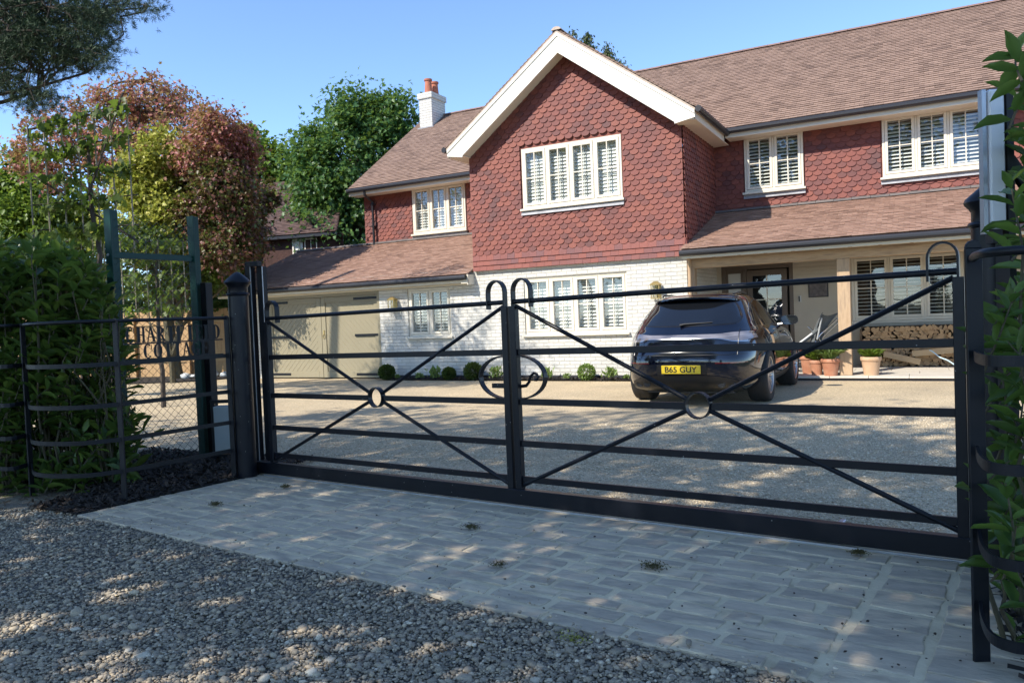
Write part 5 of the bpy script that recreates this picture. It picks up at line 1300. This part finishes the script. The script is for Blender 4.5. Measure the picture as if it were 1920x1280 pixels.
# ---- log store under the window
bmv = []
def log_mesh(k):
    mb = MB(); r = .052; L = .3; kind = k % 4; n = 9
    if kind == 0: pts = [(r * math.cos(a), r * math.sin(a)) for a in [2 * PI * i / n for i in range(n)]]
    elif kind == 1: pts = [(0, -r * .75)] + [(r * 1.35 * math.cos(a), r * 1.35 * math.sin(a) - r * .75) for a in [PI * .22 + PI * .56 * i / 6 for i in range(7)]]
    elif kind == 2: pts = [(r * 1.1 * math.cos(a), r * 1.2 * math.sin(a) - r * .4) for a in [PI * i / 7 for i in range(8)]]
    else: pts = [(-r, -r * .7), (r * .9, -r * .8), (r, r * .5), (.1 * r, r * .95), (-r * .8, r * .6)]
    pts = [(a + rnd.uniform(-.004, .004), b + rnd.uniform(-.004, .004)) for a, b in pts]; n = len(pts)
    vs = [(a, -L / 2, b) for a, b in pts] + [(a * .97, L / 2, b * .97) for a, b in pts]
    mb.add(vs, [tuple(range(n)), tuple(range(2 * n - 1, n - 1, -1))], 0); mb.add(vs, [(i, (i + 1) % n, (i + 1) % n + n, i + n) for i in range(n)], 1)
    me = bpy.data.meshes.new('log'); me.from_pydata(mb.v, [], mb.f); me.polygons.foreach_set('material_index', mb.m); me.materials.append(X['logend']); me.materials.append(X['logbark'])
    bm = bmesh.new(); bm.from_mesh(me); bmesh.ops.recalc_face_normals(bm, faces=bm.faces); bm.to_mesh(me); bm.free(); return me
lms = [log_mesh(k) for k in range(12)]
z = .13; row = 0; cnt = 0
while z < .83:
    x = 7.42 + (row % 2) * .05
    while x < 9.55:
        o = bpy.data.objects.new('log', rnd.choice(lms)); col.objects.link(o); s = rnd.uniform(.85, 1.12)
        o.location = (x + rnd.uniform(-.012, .012), 2.12 + rnd.uniform(-.035, .035), z + rnd.uniform(-.01, .01)); o.rotation_euler = (0, rnd.uniform(0, 6.28), rnd.uniform(-.05, .05)); o.scale = (s, 1, s)
        tag(o, 'split firewood log in the stack under the porch window', 'log', 'logs stacked under the porch window'); x += .086; cnt += 1
    z += .073; row += 1
mb = MB(); mb.box(7.34, 9.7, 2.28, 2.33, .085, .84); mb.box(7.34, 7.37, 1.98, 2.28, .085, .80); t = empty('log_store', (8.5, 2.1, .08), 'rough dark timber back and side holding the firewood stack', 'log store'); mb.build('boarding', X['logbark'], t)
def single(name, mb, m, label, cat, base, group=None, **k):
    t = empty(name, base, label, cat, group); return t
t = empty('plank', (8.15, 1.6, .1), 'short sawn plank lying low against the logs behind the pale pot', 'plank', 'planks by the firewood'); mb = MB(); mb.obox((7.75, 1.82, .33), (8.35, 1.72, .18), .05, .11); mb.build('board', X['plank'], t, bevel=.004)
t = empty('plank', (8.8, 1.7, .1), 'long sawn plank propped across the bottom of the firewood', 'plank', 'planks by the firewood'); mb = MB(); mb.obox((8.22, 1.78, .33), (9.6, 1.70, .46), .05, .11); mb.build('board', X['plank'], t, bevel=.004)
t = empty('hose', (8.9, 1.5, .1), 'thin pale blue hose looped over the planks', 'hose'); mb = MB(); mb.tube([p for p in curve([(8.5, 1.6), (8.7, 1.5), (8.95, 1.35), (9.2, 1.3), (9.35, 1.5)], 6)] and [Vector((p.x, p.y, .40 - .28 * min(1, i / 12) + .01 * math.sin(i))) for i, p in enumerate(curve([(8.5, 1.6), (8.7, 1.5), (8.95, 1.35), (9.2, 1.3), (9.35, 1.5)], 6))], .011, 8); mb.build('tube', X['hose'], t, smooth=True)
t = empty('tub', (9.25, 1.7, .08), 'low blue plastic tub at the right end of the firewood', 'tub'); mb = MB(); mb.lathe(9.28, 1.72, [(.12, .08), (.15, .24), (.16, .25), (.155, .26), (.14, .25), (.11, .1)], 18); mb.build('tub_body', X['blue'], t, smooth=True)
# ---- pots
def pot(x, y, r, h, m, label, plant, n, ph, leaf):
    zb = .08; t = empty('plant_pot', (x, y, zb), label, 'plant pot', 'plant pots on the patio'); mb = MB()
    mb.lathe(x, y, [(r * .68, zb), (r * .9, zb + h * .78), (r * .97, zb + h * .79), (r, zb + h * .83), (r, zb + h * .97), (r * .96, zb + h), (r * .86, zb + h * .97), (r * .8, zb + h * .86)], 24); mb.build('pot', X[m], t, smooth=True)
    mb = MB(); mb.lathe(x, y, [(r * .8, zb + h * .84), (r * .8, zb + h * .88)], 16); mb.build('soil', X['mulch'], t)
    a = nr.uniform(0, 6.28, n); P = np.column_stack([x + np.cos(a) * r * .55 * nr.random(n), y + np.sin(a) * r * .55 * nr.random(n), np.full(n, zb + h * .88)]); P[:, 2] += nr.uniform(0, ph * .4, n)
    d = np.column_stack([np.cos(a), np.sin(a), nr.uniform(.6, 2.2, n)]); leaf_mesh('leaves', P, d, rdir(n) * .4 + np.array([0, 0, 1]), ph * nr.uniform(.6, 1.2, n), leaf, X[plant], t, 'long', .35, .05)
pot(7.0, -.03 + .0, .155, .29, 'terra', 'terracotta pot with grassy plant right against the porch post', 'herb', 110, .24, .10)
pot(6.76, .12, .12, .26, 'terra', 'narrow terracotta pot second from the porch post', 'bright', 60, .18, .12)
pot(6.60, .42, .16, .32, 'terra', 'whitened terracotta pot behind the others near the pushchair', 'red', 50, .16, .14)
pot(7.62, .10, .165, .31, 'terrap', 'pale tapered pot with leafy plant right of the porch post', 'bright', 70, .17, .2)
pot(9.72, .6, .2, .34, 'terra', 'large terracotta pot seen through the right hand laurel', 'fgreen', 70, .2, .2)
# ---- pushchair
t = empty('pushchair', (6.75, .95, .08), 'folded grey and black pushchair leaning by the porch post', 'pushchair')
mb = MB(); ox, oy = 6.72, .95
mb.tube([(ox - .28, oy - .2, .28), (ox + .02, oy, .75), (ox + .30, oy + .1, 1.02)], .013, 8); mb.tube([(ox - .22, oy + .18, .28), (ox + .05, oy + .3, .72), (ox + .34, oy + .38, 1.0)], .013, 8); mb.tube([(ox + .24, oy - .02, .2), (ox - .02, oy + .05, .72), (ox - .2, oy + .1, .9)], .013, 8); mb.tube([(ox + .30, oy + .1, 1.02), (ox + .34, oy + .38, 1.0)], .014, 8); mb.build('frame', X['chrome'], t, smooth=True)
mb = MB(); vs = []
for i in range(9):
    f = i / 8; c = Vector((ox - .02 + .16 * f, oy - .02, .62 + .5 * f + .05 * math.sin(f * 3)))
    hw = .09 + .15 * f ** 1.3
    for k in range(9): a = PI * k / 8; vs.append(c + Vector((-math.sin(a) * .12 * (1 - .3 * f) + .10 * f * f, 0, 0)) + Vector((math.cos(a) * hw * .55, math.cos(a) * hw * .9, .035 * math.cos(a * 2) * f)))
mb.add(vs, [(i * 9 + k, i * 9 + k + 1, (i + 1) * 9 + k + 1, (i + 1) * 9 + k) for i in range(8) for k in range(8)]); cn = mb.build('hood', X['fabric'], t, smooth=True)
mb = MB(); mb.obox((ox - .28, oy + .0, .62), (ox + .04, oy + .02, .90), .30, .07); mb.build('seat', X['fabric'], t, bevel=.02)
mb = MB(); mb.obox((ox - .34, oy - .05, .60), (ox - .10, oy - .04, .78), .26, .035); mb.obox((ox - .02, oy - .12, .66), (ox + .07, oy - .14, 1.06), .05, .02); mb.build('liner', X['pale'], t, bevel=.01)
for wx, wy, r in ((ox - .3, oy - .22, .10), (ox - .24, oy + .2, .10), (ox + .24, oy - .05, .11), (ox + .28, oy + .28, .11)):
    mb = MB(); pts = [(wx + (r - .02) * math.cos(a), wy, .08 + r + (r - .02) * math.sin(a)) for a in [2 * PI * i / 20 for i in range(21)]]; mb.tube(pts, .018, 8); mb.obox((wx - r + .02, wy, .08 + r), (wx + r - .02, wy, .08 + r), .012, .012); mb.obox((wx, wy, .08 + .02), (wx, wy, .08 + 2 * r - .02), .012, .012, up=(0, 1, 0)); mb.build('wheel', X['black'], t, smooth=True)
# ---- bits on the ground
def clump(px, py, r, m, label, name='moss_clump', cat='moss', zz=.035, n=240, sz=.014):
    dep = (1.285 + .03) * FPX / (py - (595 - .0405 * (px - 960))); x, y = at(px, dep); P = np.column_stack([nr.normal(x, r * .5, n), nr.normal(y, r * .35, n), np.zeros(n)]); P[:, 2] = G(x, y) + zz + np.abs(nr.normal(0, r * .16, n))
    o = leaf_mesh(name, P, rdir(n) * np.array([1, 1, .5]) + np.array([0, 0, .3]), rdir(n), sz * nr.uniform(.5, 1.4, n), .35, X[m]); tag(o, label, cat, 'moss tufts dropped on the ground')
clump(388, 950, .06, 'moss', 'moss tuft near the round far gate post on the setts'); clump(522, 916, .045, 'moss', 'small dark moss tuft close to the gate beam'); clump(868, 1001, .05, 'moss', 'moss tuft on the setts below the meeting stiles')
clump(1212, 1084, .06, 'moss', 'moss tuft low in the middle of the setts'); clump(1600, 1060, .035, 'moss', 'little moss tuft near the right end of the gate beam'); clump(918, 1077, .05, 'moss', 'thin line of moss between setts at the centre', sz=.01)
clump(1052, 1216, .075, 'yellow', 'yellow moss cushion at the gravel edge', zz=.0, n=500, sz=.01)
dep = 1.31 * FPX / (1232 - 622); x, y = at(308, dep); mb = MB(); z = G(x, y); mb.prism([(x - .035, y - .01, z + .0), (x + .005, y - .028, z + .002), (x + .036, y + .0, z + .004), (x + .028, y + .028, z + .006), (x - .012, y + .02, z + .004)], (0, 0, .006)); tag(mb.build('slate_flake', X['slate'], bevel=.001), 'pale blue flat flake of slate on the lane gravel', 'stone flake')
P = pick(7000, 2.6, 6.8); q, r_ = qr(P); P = P[(q > -5.8) & (q < -.2) & (r_ > .1) & (r_ < 1.6)][:170]
tag(blob_batch(np.column_stack([P, Gv(P[:, 0], P[:, 1]) + .033]), nr.uniform(.002, .008, len(P)), X['chip'], 'cone_scales'), 'tiny dark cone scales and crumbs sprinkled over the setts', 'debris', kind='stuff')

o = leaf_mesh('moss_film', MOSSY, rdir(len(MOSSY)) * np.array([1, 1, .25]) + np.array([0, 0, .15]), rdir(len(MOSSY)), .016 * nr.uniform(.4, 1.3, len(MOSSY)), .4, X['moss']); tag(o, 'thin brown moss and needles scattered over the lane pebbles', 'moss', kind='stuff')

x, y = at(120, 27); t = empty('privet_hedge', (x, y, 0), 'dark leafy hedge behind the wooden fence at the far left', 'hedge'); n = 14000
f = nr.random(n); a_, b_ = np.array(at(-260, 25)), np.array(at(400, 28)); P = np.column_stack([a_[0] + (b_[0] - a_[0]) * f + nr.normal(0, .4, n), a_[1] + (b_[1] - a_[1]) * f + nr.normal(0, .4, n), nr.uniform(0, 1, n) ** .8 * (3.0 + .5 * np.sin(f * 21) + .4 * np.sin(f * 57))])
leaf_mesh('leaves', P, rdir(n), rdir(n), .19 * nr.uniform(.6, 1.3, n), .7, X['fgreen'], t); mb = MB()
for k in range(14): p = a_ + (b_ - a_) * (k + .5) / 14; mb.tube([(p[0], p[1], 0), (p[0] + .1, p[1], 2.4)], .04, 6)
mb.build('stem', X['bark'], t)
# ------------------------------------------------------------------ the car
def pchip(xs, ys):
    xs = np.array(xs, float); ys = np.array(ys, float); h = np.diff(xs); dl = np.diff(ys) / h; m = np.zeros(len(xs))
    for i in range(1, len(xs) - 1):
        if dl[i - 1] * dl[i] > 0: w1 = 2 * h[i] + h[i - 1]; w2 = h[i] + 2 * h[i - 1]; m[i] = (w1 + w2) / (w1 / dl[i - 1] + w2 / dl[i])
    m[0] = dl[0]; m[-1] = dl[-1]
    def f(x):
        i = int(min(max(np.searchsorted(xs, x) - 1, 0), len(xs) - 2)); t = (x - xs[i]) / h[i]; t = min(max(t, 0), 1)
        return (2 * t ** 3 - 3 * t * t + 1) * ys[i] + (t ** 3 - 2 * t * t + t) * h[i] * m[i] + (-2 * t ** 3 + 3 * t * t) * ys[i + 1] + (t ** 3 - t * t) * h[i] * m[i + 1]
    return f
SL = [(.19, .80, .34, 3.70, 5), (.26, .88, .16, 3.88, 5), (.36, .93, .06, 3.97, 4.6), (.50, .952, .01, 4.02, 4.2), (.62, .96, .0, 4.03, 4.0), (.72, .965, .02, 4.02, 3.8), (.80, .96, .055, 3.97, 3.7), (.88, .95, .07, 3.85, 3.6),
      (.95, .93, .10, 3.60, 3.5), (1.0, .905, .15, 3.2, 3.4), (1.04, .875, .20, 2.95, 3.3), (1.10, .84, .26, 2.82, 3.3), (1.22, .775, .40, 2.62, 3.3), (1.33, .71, .54, 2.42, 3.2), (1.41, .655, .63, 2.25, 3.1), (1.46, .60, .72, 2.1, 3.0), (1.495, .52, .85, 1.95, 2.8), (1.515, .40, 1.05, 1.8, 2.6), (1.522, .22, 1.25, 1.6, 2.4)]
zs_ = [s[0] for s in SL]; fw_, fr_, ff_, fn_ = (pchip(zs_, [s[k] for s in SL]) for k in (1, 2, 3, 4))
CX, CY = 5.60, -4.22
def car(x, y, z): return (CX + x, CY + y, z)
def sect(z, t):
    w_, a, b, n = fw_(z), fr_(z), ff_(z), fn_(z); c, s = math.cos(t), math.sin(t)
    x = w_ * math.copysign(abs(c) ** (2 / n), c); y = (a + b) / 2 + (b - a) / 2 * math.copysign(abs(s) ** (2 / n), s)
    # haunches over the rear wheels and a waist line
    hb = .022 * math.exp(-((y - 1.05) / .55) ** 2) * math.exp(-((z - .78) / .16) ** 2) + .012 * math.exp(-((y - 3.35) / .5) ** 2) * math.exp(-((z - .72) / .15) ** 2) - .018 * math.exp(-((y - 2.2) / .8) ** 2) * math.exp(-((z - .55) / .12) ** 2)
    if abs(x) > .5: x += math.copysign(hb * min(1, (abs(x) - .5) / .3), x)
    return x, y
def rearY(x, z):
    w_, a, b, n = fw_(z), fr_(z), ff_(z), fn_(z); return (a + b) / 2 - (b - a) / 2 * max(0, 1 - abs(x / w_) ** n) ** (1 / n)
def frontY(x, z):
    w_, a, b, n = fw_(z), fr_(z), ff_(z), fn_(z); return (a + b) / 2 + (b - a) / 2 * max(0, 1 - abs(x / w_) ** n) ** (1 / n)
def sideX(y, z):
    a, b, n, w_ = fr_(z), ff_(z), fn_(z), fw_(z); u = abs((y - (a + b) / 2) / ((b - a) / 2)); x = w_ * max(0, 1 - min(u, 1) ** n) ** (1 / n)
    hb = .022 * math.exp(-((y - 1.05) / .55) ** 2) * math.exp(-((z - .78) / .16) ** 2) + .012 * math.exp(-((y - 3.35) / .5) ** 2) * math.exp(-((z - .72) / .15) ** 2) - .018 * math.exp(-((y - 2.2) / .8) ** 2) * math.exp(-((z - .55) / .12) ** 2)
    return x + (hb * min(1, max(0, x - .5) / .3))
ct = empty('parked_car', (CX, CY + 2, 0), 'glossy dark navy estate car parked with its rear to the gate', 'car')
NT, NZ = 128, 64; vs = []; zl = [.19 + (1.522 - .19) * (1 - (1 - k / (NZ - 1)) ** 1.35) for k in range(NZ)]
for z in zl:
    for k in range(NT):
        # spread samples evenly round the outline
        t = 2 * PI * k / NT; t = t + .22 * math.sin(4 * t); x, y = sect(z, t); vs.append(car(x, y, z))
mb = MB(); fs = [(i * NT + k, i * NT + (k + 1) % NT, (i + 1) * NT + (k + 1) % NT, (i + 1) * NT + k) for i in range(NZ - 1) for k in range(NT)]
fs.append(tuple(range(NT - 1, -1, -1))); fs.append(tuple((NZ - 1) * NT + k for k in range(NT))); mb.add(vs, fs)
body = mb.build('body', X['paint'], ct, smooth=True)
cuts = []
WY = (1.05, 3.36)
for wy in WY:
    m2 = MB(); n = 40
    for s in (-1, 1):
        ring = [(wy + .405 * math.cos(2 * PI * k / n), .365 + .405 * math.sin(2 * PI * k / n)) for k in range(n)]
        v = [car(s * .62, a, b) for a, b in ring] + [car(s * 1.1, a, b) for a, b in ring]
        m2.add(v, [tuple(range(n)), tuple(range(2 * n - 1, n - 1, -1))] + [(k, (k + 1) % n, (k + 1) % n + n, k + n) for k in range(n)])
    c = m2.build('cut', X['trim']); cuts.append(c); md = body.modifiers.new('b', 'BOOLEAN'); md.operation = 'DIFFERENCE'; md.object = c; md.solver = 'EXACT'
dg = bpy.context.evaluated_depsgraph_get(); me = bpy.data.meshes.new_from_object(body.evaluated_get(dg)); body.modifiers.clear(); body.data = me
for c in cuts: bpy.data.objects.remove(c)
me.set_sharp_from_angle(angle=math.radians(38))
def patch(name, fn, m, nu, nv, parent=ct, inset=.02, norm=(0, 1, 0)):
    """skin patch: fn(u,v)->local point slightly proud of the body; edges turned in"""
    mb = MB(); P = [[Vector(car(*fn(i / nu, j / nv))) for i in range(nu + 1)] for j in range(nv + 1)]; vs = [p for r in P for p in r]; k = nu + 1
    fs = [(j * k + i, j * k + i + 1, (j + 1) * k + i + 1, (j + 1) * k + i) for j in range(nv) for i in range(nu)]
    rim = [(0, i) for i in range(k)] + [(j, nu) for j in range(1, nv + 1)] + [(nv, i) for i in range(nu - 1, -1, -1)] + [(j, 0) for j in range(nv - 1, 0, -1)]
    b = len(vs); nv_ = Vector(norm) * inset
    for j, i in rim: vs.append(P[j][i] + nv_)
    L = len(rim)
    for a in range(L): c = (a + 1) % L; fs.append((rim[a][0] * k + rim[a][1], rim[c][0] * k + rim[c][1], b + c, b + a))
    mb.add(vs, fs); return mb.build(name, m, parent, smooth=True)
def lerp(a, b, t): return a + (b - a) * t
# rear screen with a softly pointed outline
def fr(u, v, e=.006, g=0):
    z = lerp(1.085 - g, 1.425 + g, v); hw = lerp(.735, .555, v) + g - .10 * (1 - v) ** 6 - .05 * v ** 8; x = lerp(-hw, hw, u); z -= .03 * (abs(x) / .7) ** 2 * v; z += .022 * (abs(x) / .7) ** 3 * (1 - v); return (x, rearY(x, z) - e, z)
patch('rear_window_seal', lambda u, v: fr(u, v, .003, .012), X['trim'], 30, 16)
patch('rear_window', fr, X['carglass'], 30, 16)
# spoiler
def fsp(u, v):
    x = lerp(-.60, .60, u); z = 1.475 - .04 * abs(x / .6) ** 2.2; return (x, lerp(rearY(x, 1.42) - .10 + .03 * abs(x / .6) ** 2, rearY(x * .92, 1.46) + .05, v), lerp(z - .03, z + .004, v ** .6))
mb = MB(); nu = 24; vs = []
for i in range(nu + 1):
    x = lerp(-.60, .60, i / nu); e = abs(x / .6); zt = 1.478 - .045 * e ** 2.4; yb = rearY(x, 1.40) - .09 + .05 * e ** 3
    vs += [car(x, yb, zt - .035), car(x, yb + .004, zt - .015), car(x, yb + .12, zt), car(x, yb + .38, zt + .012 - .02 * e), car(x, yb + .38, zt - .06), car(x, yb + .12, zt - .06)]
mb.add(vs, [(i * 6 + k, i * 6 + (k + 1) % 6, (i + 1) * 6 + (k + 1) % 6, (i + 1) * 6 + k) for i in range(nu) for k in range(6)] + [tuple(range(5, -1, -1)), tuple(nu * 6 + k for k in range(6))]); mb.build('spoiler', X['paint'], ct, smooth=True)
# light bar and lamps
def fl(u, v, e=.008):
    x = lerp(-.925, .925, u); a = abs(x); s_ = 1 / (1 + math.exp(-(a - .56) * 22)); zlo = .918 - .045 * s_ + .02 * max(0, a - .8); zhi = .968 + .022 * s_ - .06 * max(0, a - .78); z = lerp(zlo, zhi, v); return (x, rearY(x, z) - e, z)
patch('tail_lamp', fl, X['lamp'], 80, 6)
patch('tail_lamp_lip', lambda u, v: (lambda p: (p[0], p[1] - .004, p[2]))(fl(u, lerp(-.12, -.02, v))), X['chrome'], 60, 1)
for s in (-1, 1):
    patch('tail_lamp', lambda u, v: (s * (sideX(lerp(.30, .62, u), lerp(.88 + .02 * u, .978 - .03 * u, v)) + .006), lerp(.30, .62, u), lerp(.88 + .02 * u, .978 - .03 * u, v)), X['lamp'], 10, 4, norm=(-s, 0, 0))
    patch('reflector', lambda u, v: (s * lerp(.44, .80, u), rearY(lerp(.44, .80, u), lerp(.59, .603, v)) - .008, lerp(.59, .603, v)), X['reflector'], 12, 1)
    patch('hatch_seam', lambda u, v: (s * lerp(.690, .697, u), rearY(.69, lerp(.70, 1.03, v)) - .0095, lerp(.70, 1.03, v)), X['trim'], 1, 14)
    for ex in (.50, .615):
        mb = MB(); yy = rearY(ex, .33) - .015; ring = [car(s * ex + .045 * math.cos(a), yy, .315 + .038 * math.sin(a)) for a in [2 * PI * k / 18 for k in range(19)]]; mb.tube(ring, .006, 6); mb.tube([car(s * ex, yy, .315), car(s * ex, yy + .1, .315)], .036, 14); mb.build('exhaust', X['trim'], ct, smooth=True)
patch('bumper_seam', lambda u, v: (lerp(-.90, .90, u), rearY(lerp(-.90, .90, u), lerp(.700, .706, v)) - .006, lerp(.700, .706, v) + .0), X['trim'], 50, 1)
patch('bumper_crease', lambda u, v: (lerp(-.84, .84, u), rearY(lerp(-.84, .84, u), lerp(.622, .632, v)) - .012, lerp(.622, .632, v) - .05 * max(0, abs(lerp(-.84, .84, u)) - .62)), X['paint'], 50, 1)
patch('diffuser', lambda u, v: (lerp(-.72, .72, u), rearY(lerp(-.72, .72, u), lerp(.20, .44 , v)) - .010, lerp(.20, .44 - .09 * abs(lerp(-1, 1, u)) ** 4, v)), X['trim'], 40, 8)
patch('plate_recess', lambda u, v: (lerp(-.33, .33, u), rearY(lerp(-.33, .33, u), lerp(.45, .578, v)) - .007, lerp(.45, .578, v)), X['trim'], 20, 4)
# plate
yp_ = rearY(0, .52) - .028
mb = MB(); mb.box(CX - .26, CX + .26, CY + yp_, CY + yp_ + .01, .462, .573); pl = mb.build('number_plate', X['plate'], ct, bevel=.003); 
cu = bpy.data.curves.new('plate_text', 'FONT'); cu.body = 'B65 GUY'; cu.size = .118; cu.align_x = 'CENTER'; cu.align_y = 'CENTER'; cu.offset = .0022; cu.extrude = .0015; cu.space_character = 1.02
to = bpy.data.objects.new('tmp', cu); col.objects.link(to); dg = bpy.context.evaluated_depsgraph_get(); dg.update(); me = bpy.data.meshes.new_from_object(to.evaluated_get(dg)); bpy.data.objects.remove(to)
xs = [v.co.x for v in me.vertices]; ys = [v.co.y for v in me.vertices]; sx_ = .425 / (max(xs) - min(xs)); sy_ = .079 / (max(ys) - min(ys)); cx_, cy_ = (max(xs) + min(xs)) / 2, (max(ys) + min(ys)) / 2
for v in me.vertices: v.co = Vector((CX + (v.co.x - cx_) * sx_, CY + yp_ - .001 - v.co.z, .5175 + (v.co.y - cy_) * sy_))
me.materials.clear(); o = link('plate_text', me, X['char'], pl)
# wiper
mb = MB(); w0, w1 = (-.06, 1.09), (.36, 1.12); mb.tube([car(w0[0], rearY(w0[0], w0[1]) - .03, w0[1]), car(.0, rearY(0, 1.105) - .035, 1.105), car(w1[0], rearY(w1[0], w1[1]) - .02, w1[1])], [.022, .014, .006], 8); mb.build('wiper', X['trim'], ct, smooth=True)
# side glass
def top(y): return float(np.interp(y, [.72, .85, 1.1, 1.4, 1.9, 2.25, 2.6, 2.78], [1.09, 1.24, 1.36, 1.41, 1.41, 1.34, 1.17, 1.07]))
for s in (-1, 1):
    def fs_(y0, y1, e, g=0):
        return lambda u, v: (lambda y: (lambda z: (s * (sideX(y, z) + e), y, z))(lerp(1.045 + .02 * (2.8 - y) * .3 - g, max(top(y) - (0 if g else .012), 1.06) + g, v)))(lerp(y0, y1, u))
    patch('window_trim', fs_(.70, 2.80, .004, .012), X['chrome'], 40, 6, norm=(-s, 0, 0))
    patch('window_trim', fs_(.715, 2.785, .006, .004), X['trim'], 40, 6, norm=(-s, 0, 0))
    patch('side_window', fs_(.76, 1.10, .009), X['carglass'], 10, 8, norm=(-s, 0, 0))
    patch('side_window', fs_(1.13, 1.76, .009), X['carglass'], 16, 8, norm=(-s, 0, 0))
    patch('side_window', fs_(1.84, 2.72, .009), X['carglass'], 20, 8, norm=(-s, 0, 0))
    for yy in (1.0, 1.80, 2.86):
        patch('door_seam', lambda u, v: (s * (sideX(yy, lerp(.40, 1.03, v)) + .0025), yy + lerp(-.003, .003, u) + (.22 * max(0, .62 - lerp(.4, 1.03, v)) if yy == 1.0 else 0), lerp(.40 if yy > 1 else .66, 1.03, v)), X['trim'], 1, 14, norm=(-s, 0, 0))
    for yy in (1.22, 2.0):
        mb = MB(); mb.tube([car(s * (sideX(yy, .93) + .004), yy, .925), car(s * (sideX(yy, .93) + .028), yy + .04, .93), car(s * (sideX(yy + .2, .93) + .028), yy + .18, .93), car(s * (sideX(yy + .2, .93) + .004), yy + .22, .925)], .012, 8); mb.build('door_handle', X['paint'], ct, smooth=True)
    patch('sill', lambda u, v: (s * (sideX(lerp(1.48, 2.93, u), lerp(.22, .33, v)) + .008), lerp(1.48, 2.93, u), lerp(.22, .33, v)), X['trim'], 20, 4, norm=(-s, 0, 0))
    # mirror
    mb = MB(); prof = []
    mx, my, mz = s * 1.04, 2.28, 1.09; vs = []; K = 14
    for i in range(9):
        f = i / 8; yy = my - .05 + .17 * f; r = math.sqrt(max(0, 1 - (f * .98) ** 2.5)) if i else 1
        for k in range(K): a = 2 * PI * k / K; ca, sa = math.cos(a), math.sin(a); vs.append(car(mx + s * .125 * math.copysign(abs(ca) ** .75, ca) * r, yy, mz + .072 * math.copysign(abs(sa) ** .75, sa) * r))
    mb.add(vs, [(i * K + k, i * K + (k + 1) % K, (i + 1) * K + (k + 1) % K, (i + 1) * K + k) for i in range(8) for k in range(K)] + [tuple(range(K - 1, -1, -1)), tuple(8 * K + k for k in range(K))])
    mb.tube([car(s * .86, my + .03, 1.02), car(s * .98, my + .03, 1.04)], .028, 8); mr = mb.build('door_mirror', X['paint'], ct, smooth=True)
    mb = MB(); vs = [car(mx + s * .108 * math.copysign(abs(math.cos(2 * PI * k / K)) ** .75, math.cos(2 * PI * k / K)), my - .052, mz + .058 * math.copysign(abs(math.sin(2 * PI * k / K)) ** .75, math.sin(2 * PI * k / K))) for k in range(K)]; mb.add(vs, [tuple(range(K))]); mb.build('mirror_glass', X['carglass'], mr)
    mb = MB(); mb.tube([car(s * .50, .95, 1.49), car(s * .535, 1.1, 1.515), car(s * .53, 1.5, 1.52), car(s * .50, 1.8, 1.51)], .012, 8); mb.build('roof_rail', X['trim'], ct, smooth=True)
    # wheels
    for wy in WY:
        def wl(mb, prof, n, mi=0):   # lathe about the axle
            vs = [car(s * px_, wy + r * math.cos(2 * PI * k / n), .362 + r * math.sin(2 * PI * k / n)) for px_, r in prof for k in range(n)]
            mb.add(vs, [(i * n + k, i * n + (k + 1) % n, (i + 1) * n + (k + 1) % n, (i + 1) * n + k) for i in range(len(prof) - 1) for k in range(n)], mi)
        mb = MB(); wl(mb, [(.80, .02), (.80, .17), (.815, .17), (.815, .02)], 24); hb_ = mb.build('wheel', X['chrome'], ct, smooth=True)
        mb = MB(); wl(mb, [(.68, .25), (.68, .33), (.70, .352), (.74, .362), (.91, .362), (.945, .352), (.958, .335), (.962, .30), (.955, .262), (.94, .252)], 48)
        for k in range(64):
            a = 2 * PI * k / 64; 
            for x0_, x1_ in ((.76, .80), (.845, .885)): mb.obox(car(s * x0_, wy + .3635 * math.cos(a), .362 + .3635 * math.sin(a)), car(s * x1_, wy + .3635 * math.cos(a + .03), .362 + .3635 * math.sin(a + .03)), .006, .004, up=(0, math.cos(a), math.sin(a)))
        mb.build('tyre', X['tyre'], hb_, smooth=True)
        mb = MB(); wl(mb, [(.70, .245), (.94, .256), (.95, .250), (.945, .238), (.90, .232), (.72, .225)], 48); wl(mb, [(.915, .0), (.918, .03), (.91, .05), (.88, .055)], 20)
        for k in range(10):
            a = 2 * PI * k / 10
            for da in (-.10, .10): mb.obox(car(s * .90, wy + .045 * math.cos(a + da * 2), .362 + .045 * math.sin(a + da * 2)), car(s * .925, wy + .238 * math.cos(a + da), .362 + .238 * math.sin(a + da)), .016, .02, up=(s, 0, 0))
        mb.build('rim', X['rim'], hb_)
patch('windscreen', lambda u, v: (lambda z, hw: (lerp(-hw, hw, u), frontY(lerp(-hw, hw, u), z) + .006, z))(lerp(1.09, 1.42, v), lerp(.74, .56, v)), X['carglass'], 20, 12, norm=(0, -1, 0))
for s in (-1, 1):
    patch('headlamp', lambda u, v: (s * lerp(.55, .86, u), frontY(lerp(.55, .86, u), lerp(.68, .80, v)) + .006, lerp(.68, .80, v)), X['carglass'], 10, 5, norm=(0, -1, 0))
mb = MB(); mb.box(CX - .6, CX + .6, CY + .4, CY + 3.7, .17, .195); mb.build('underbody', X['trim'], ct)
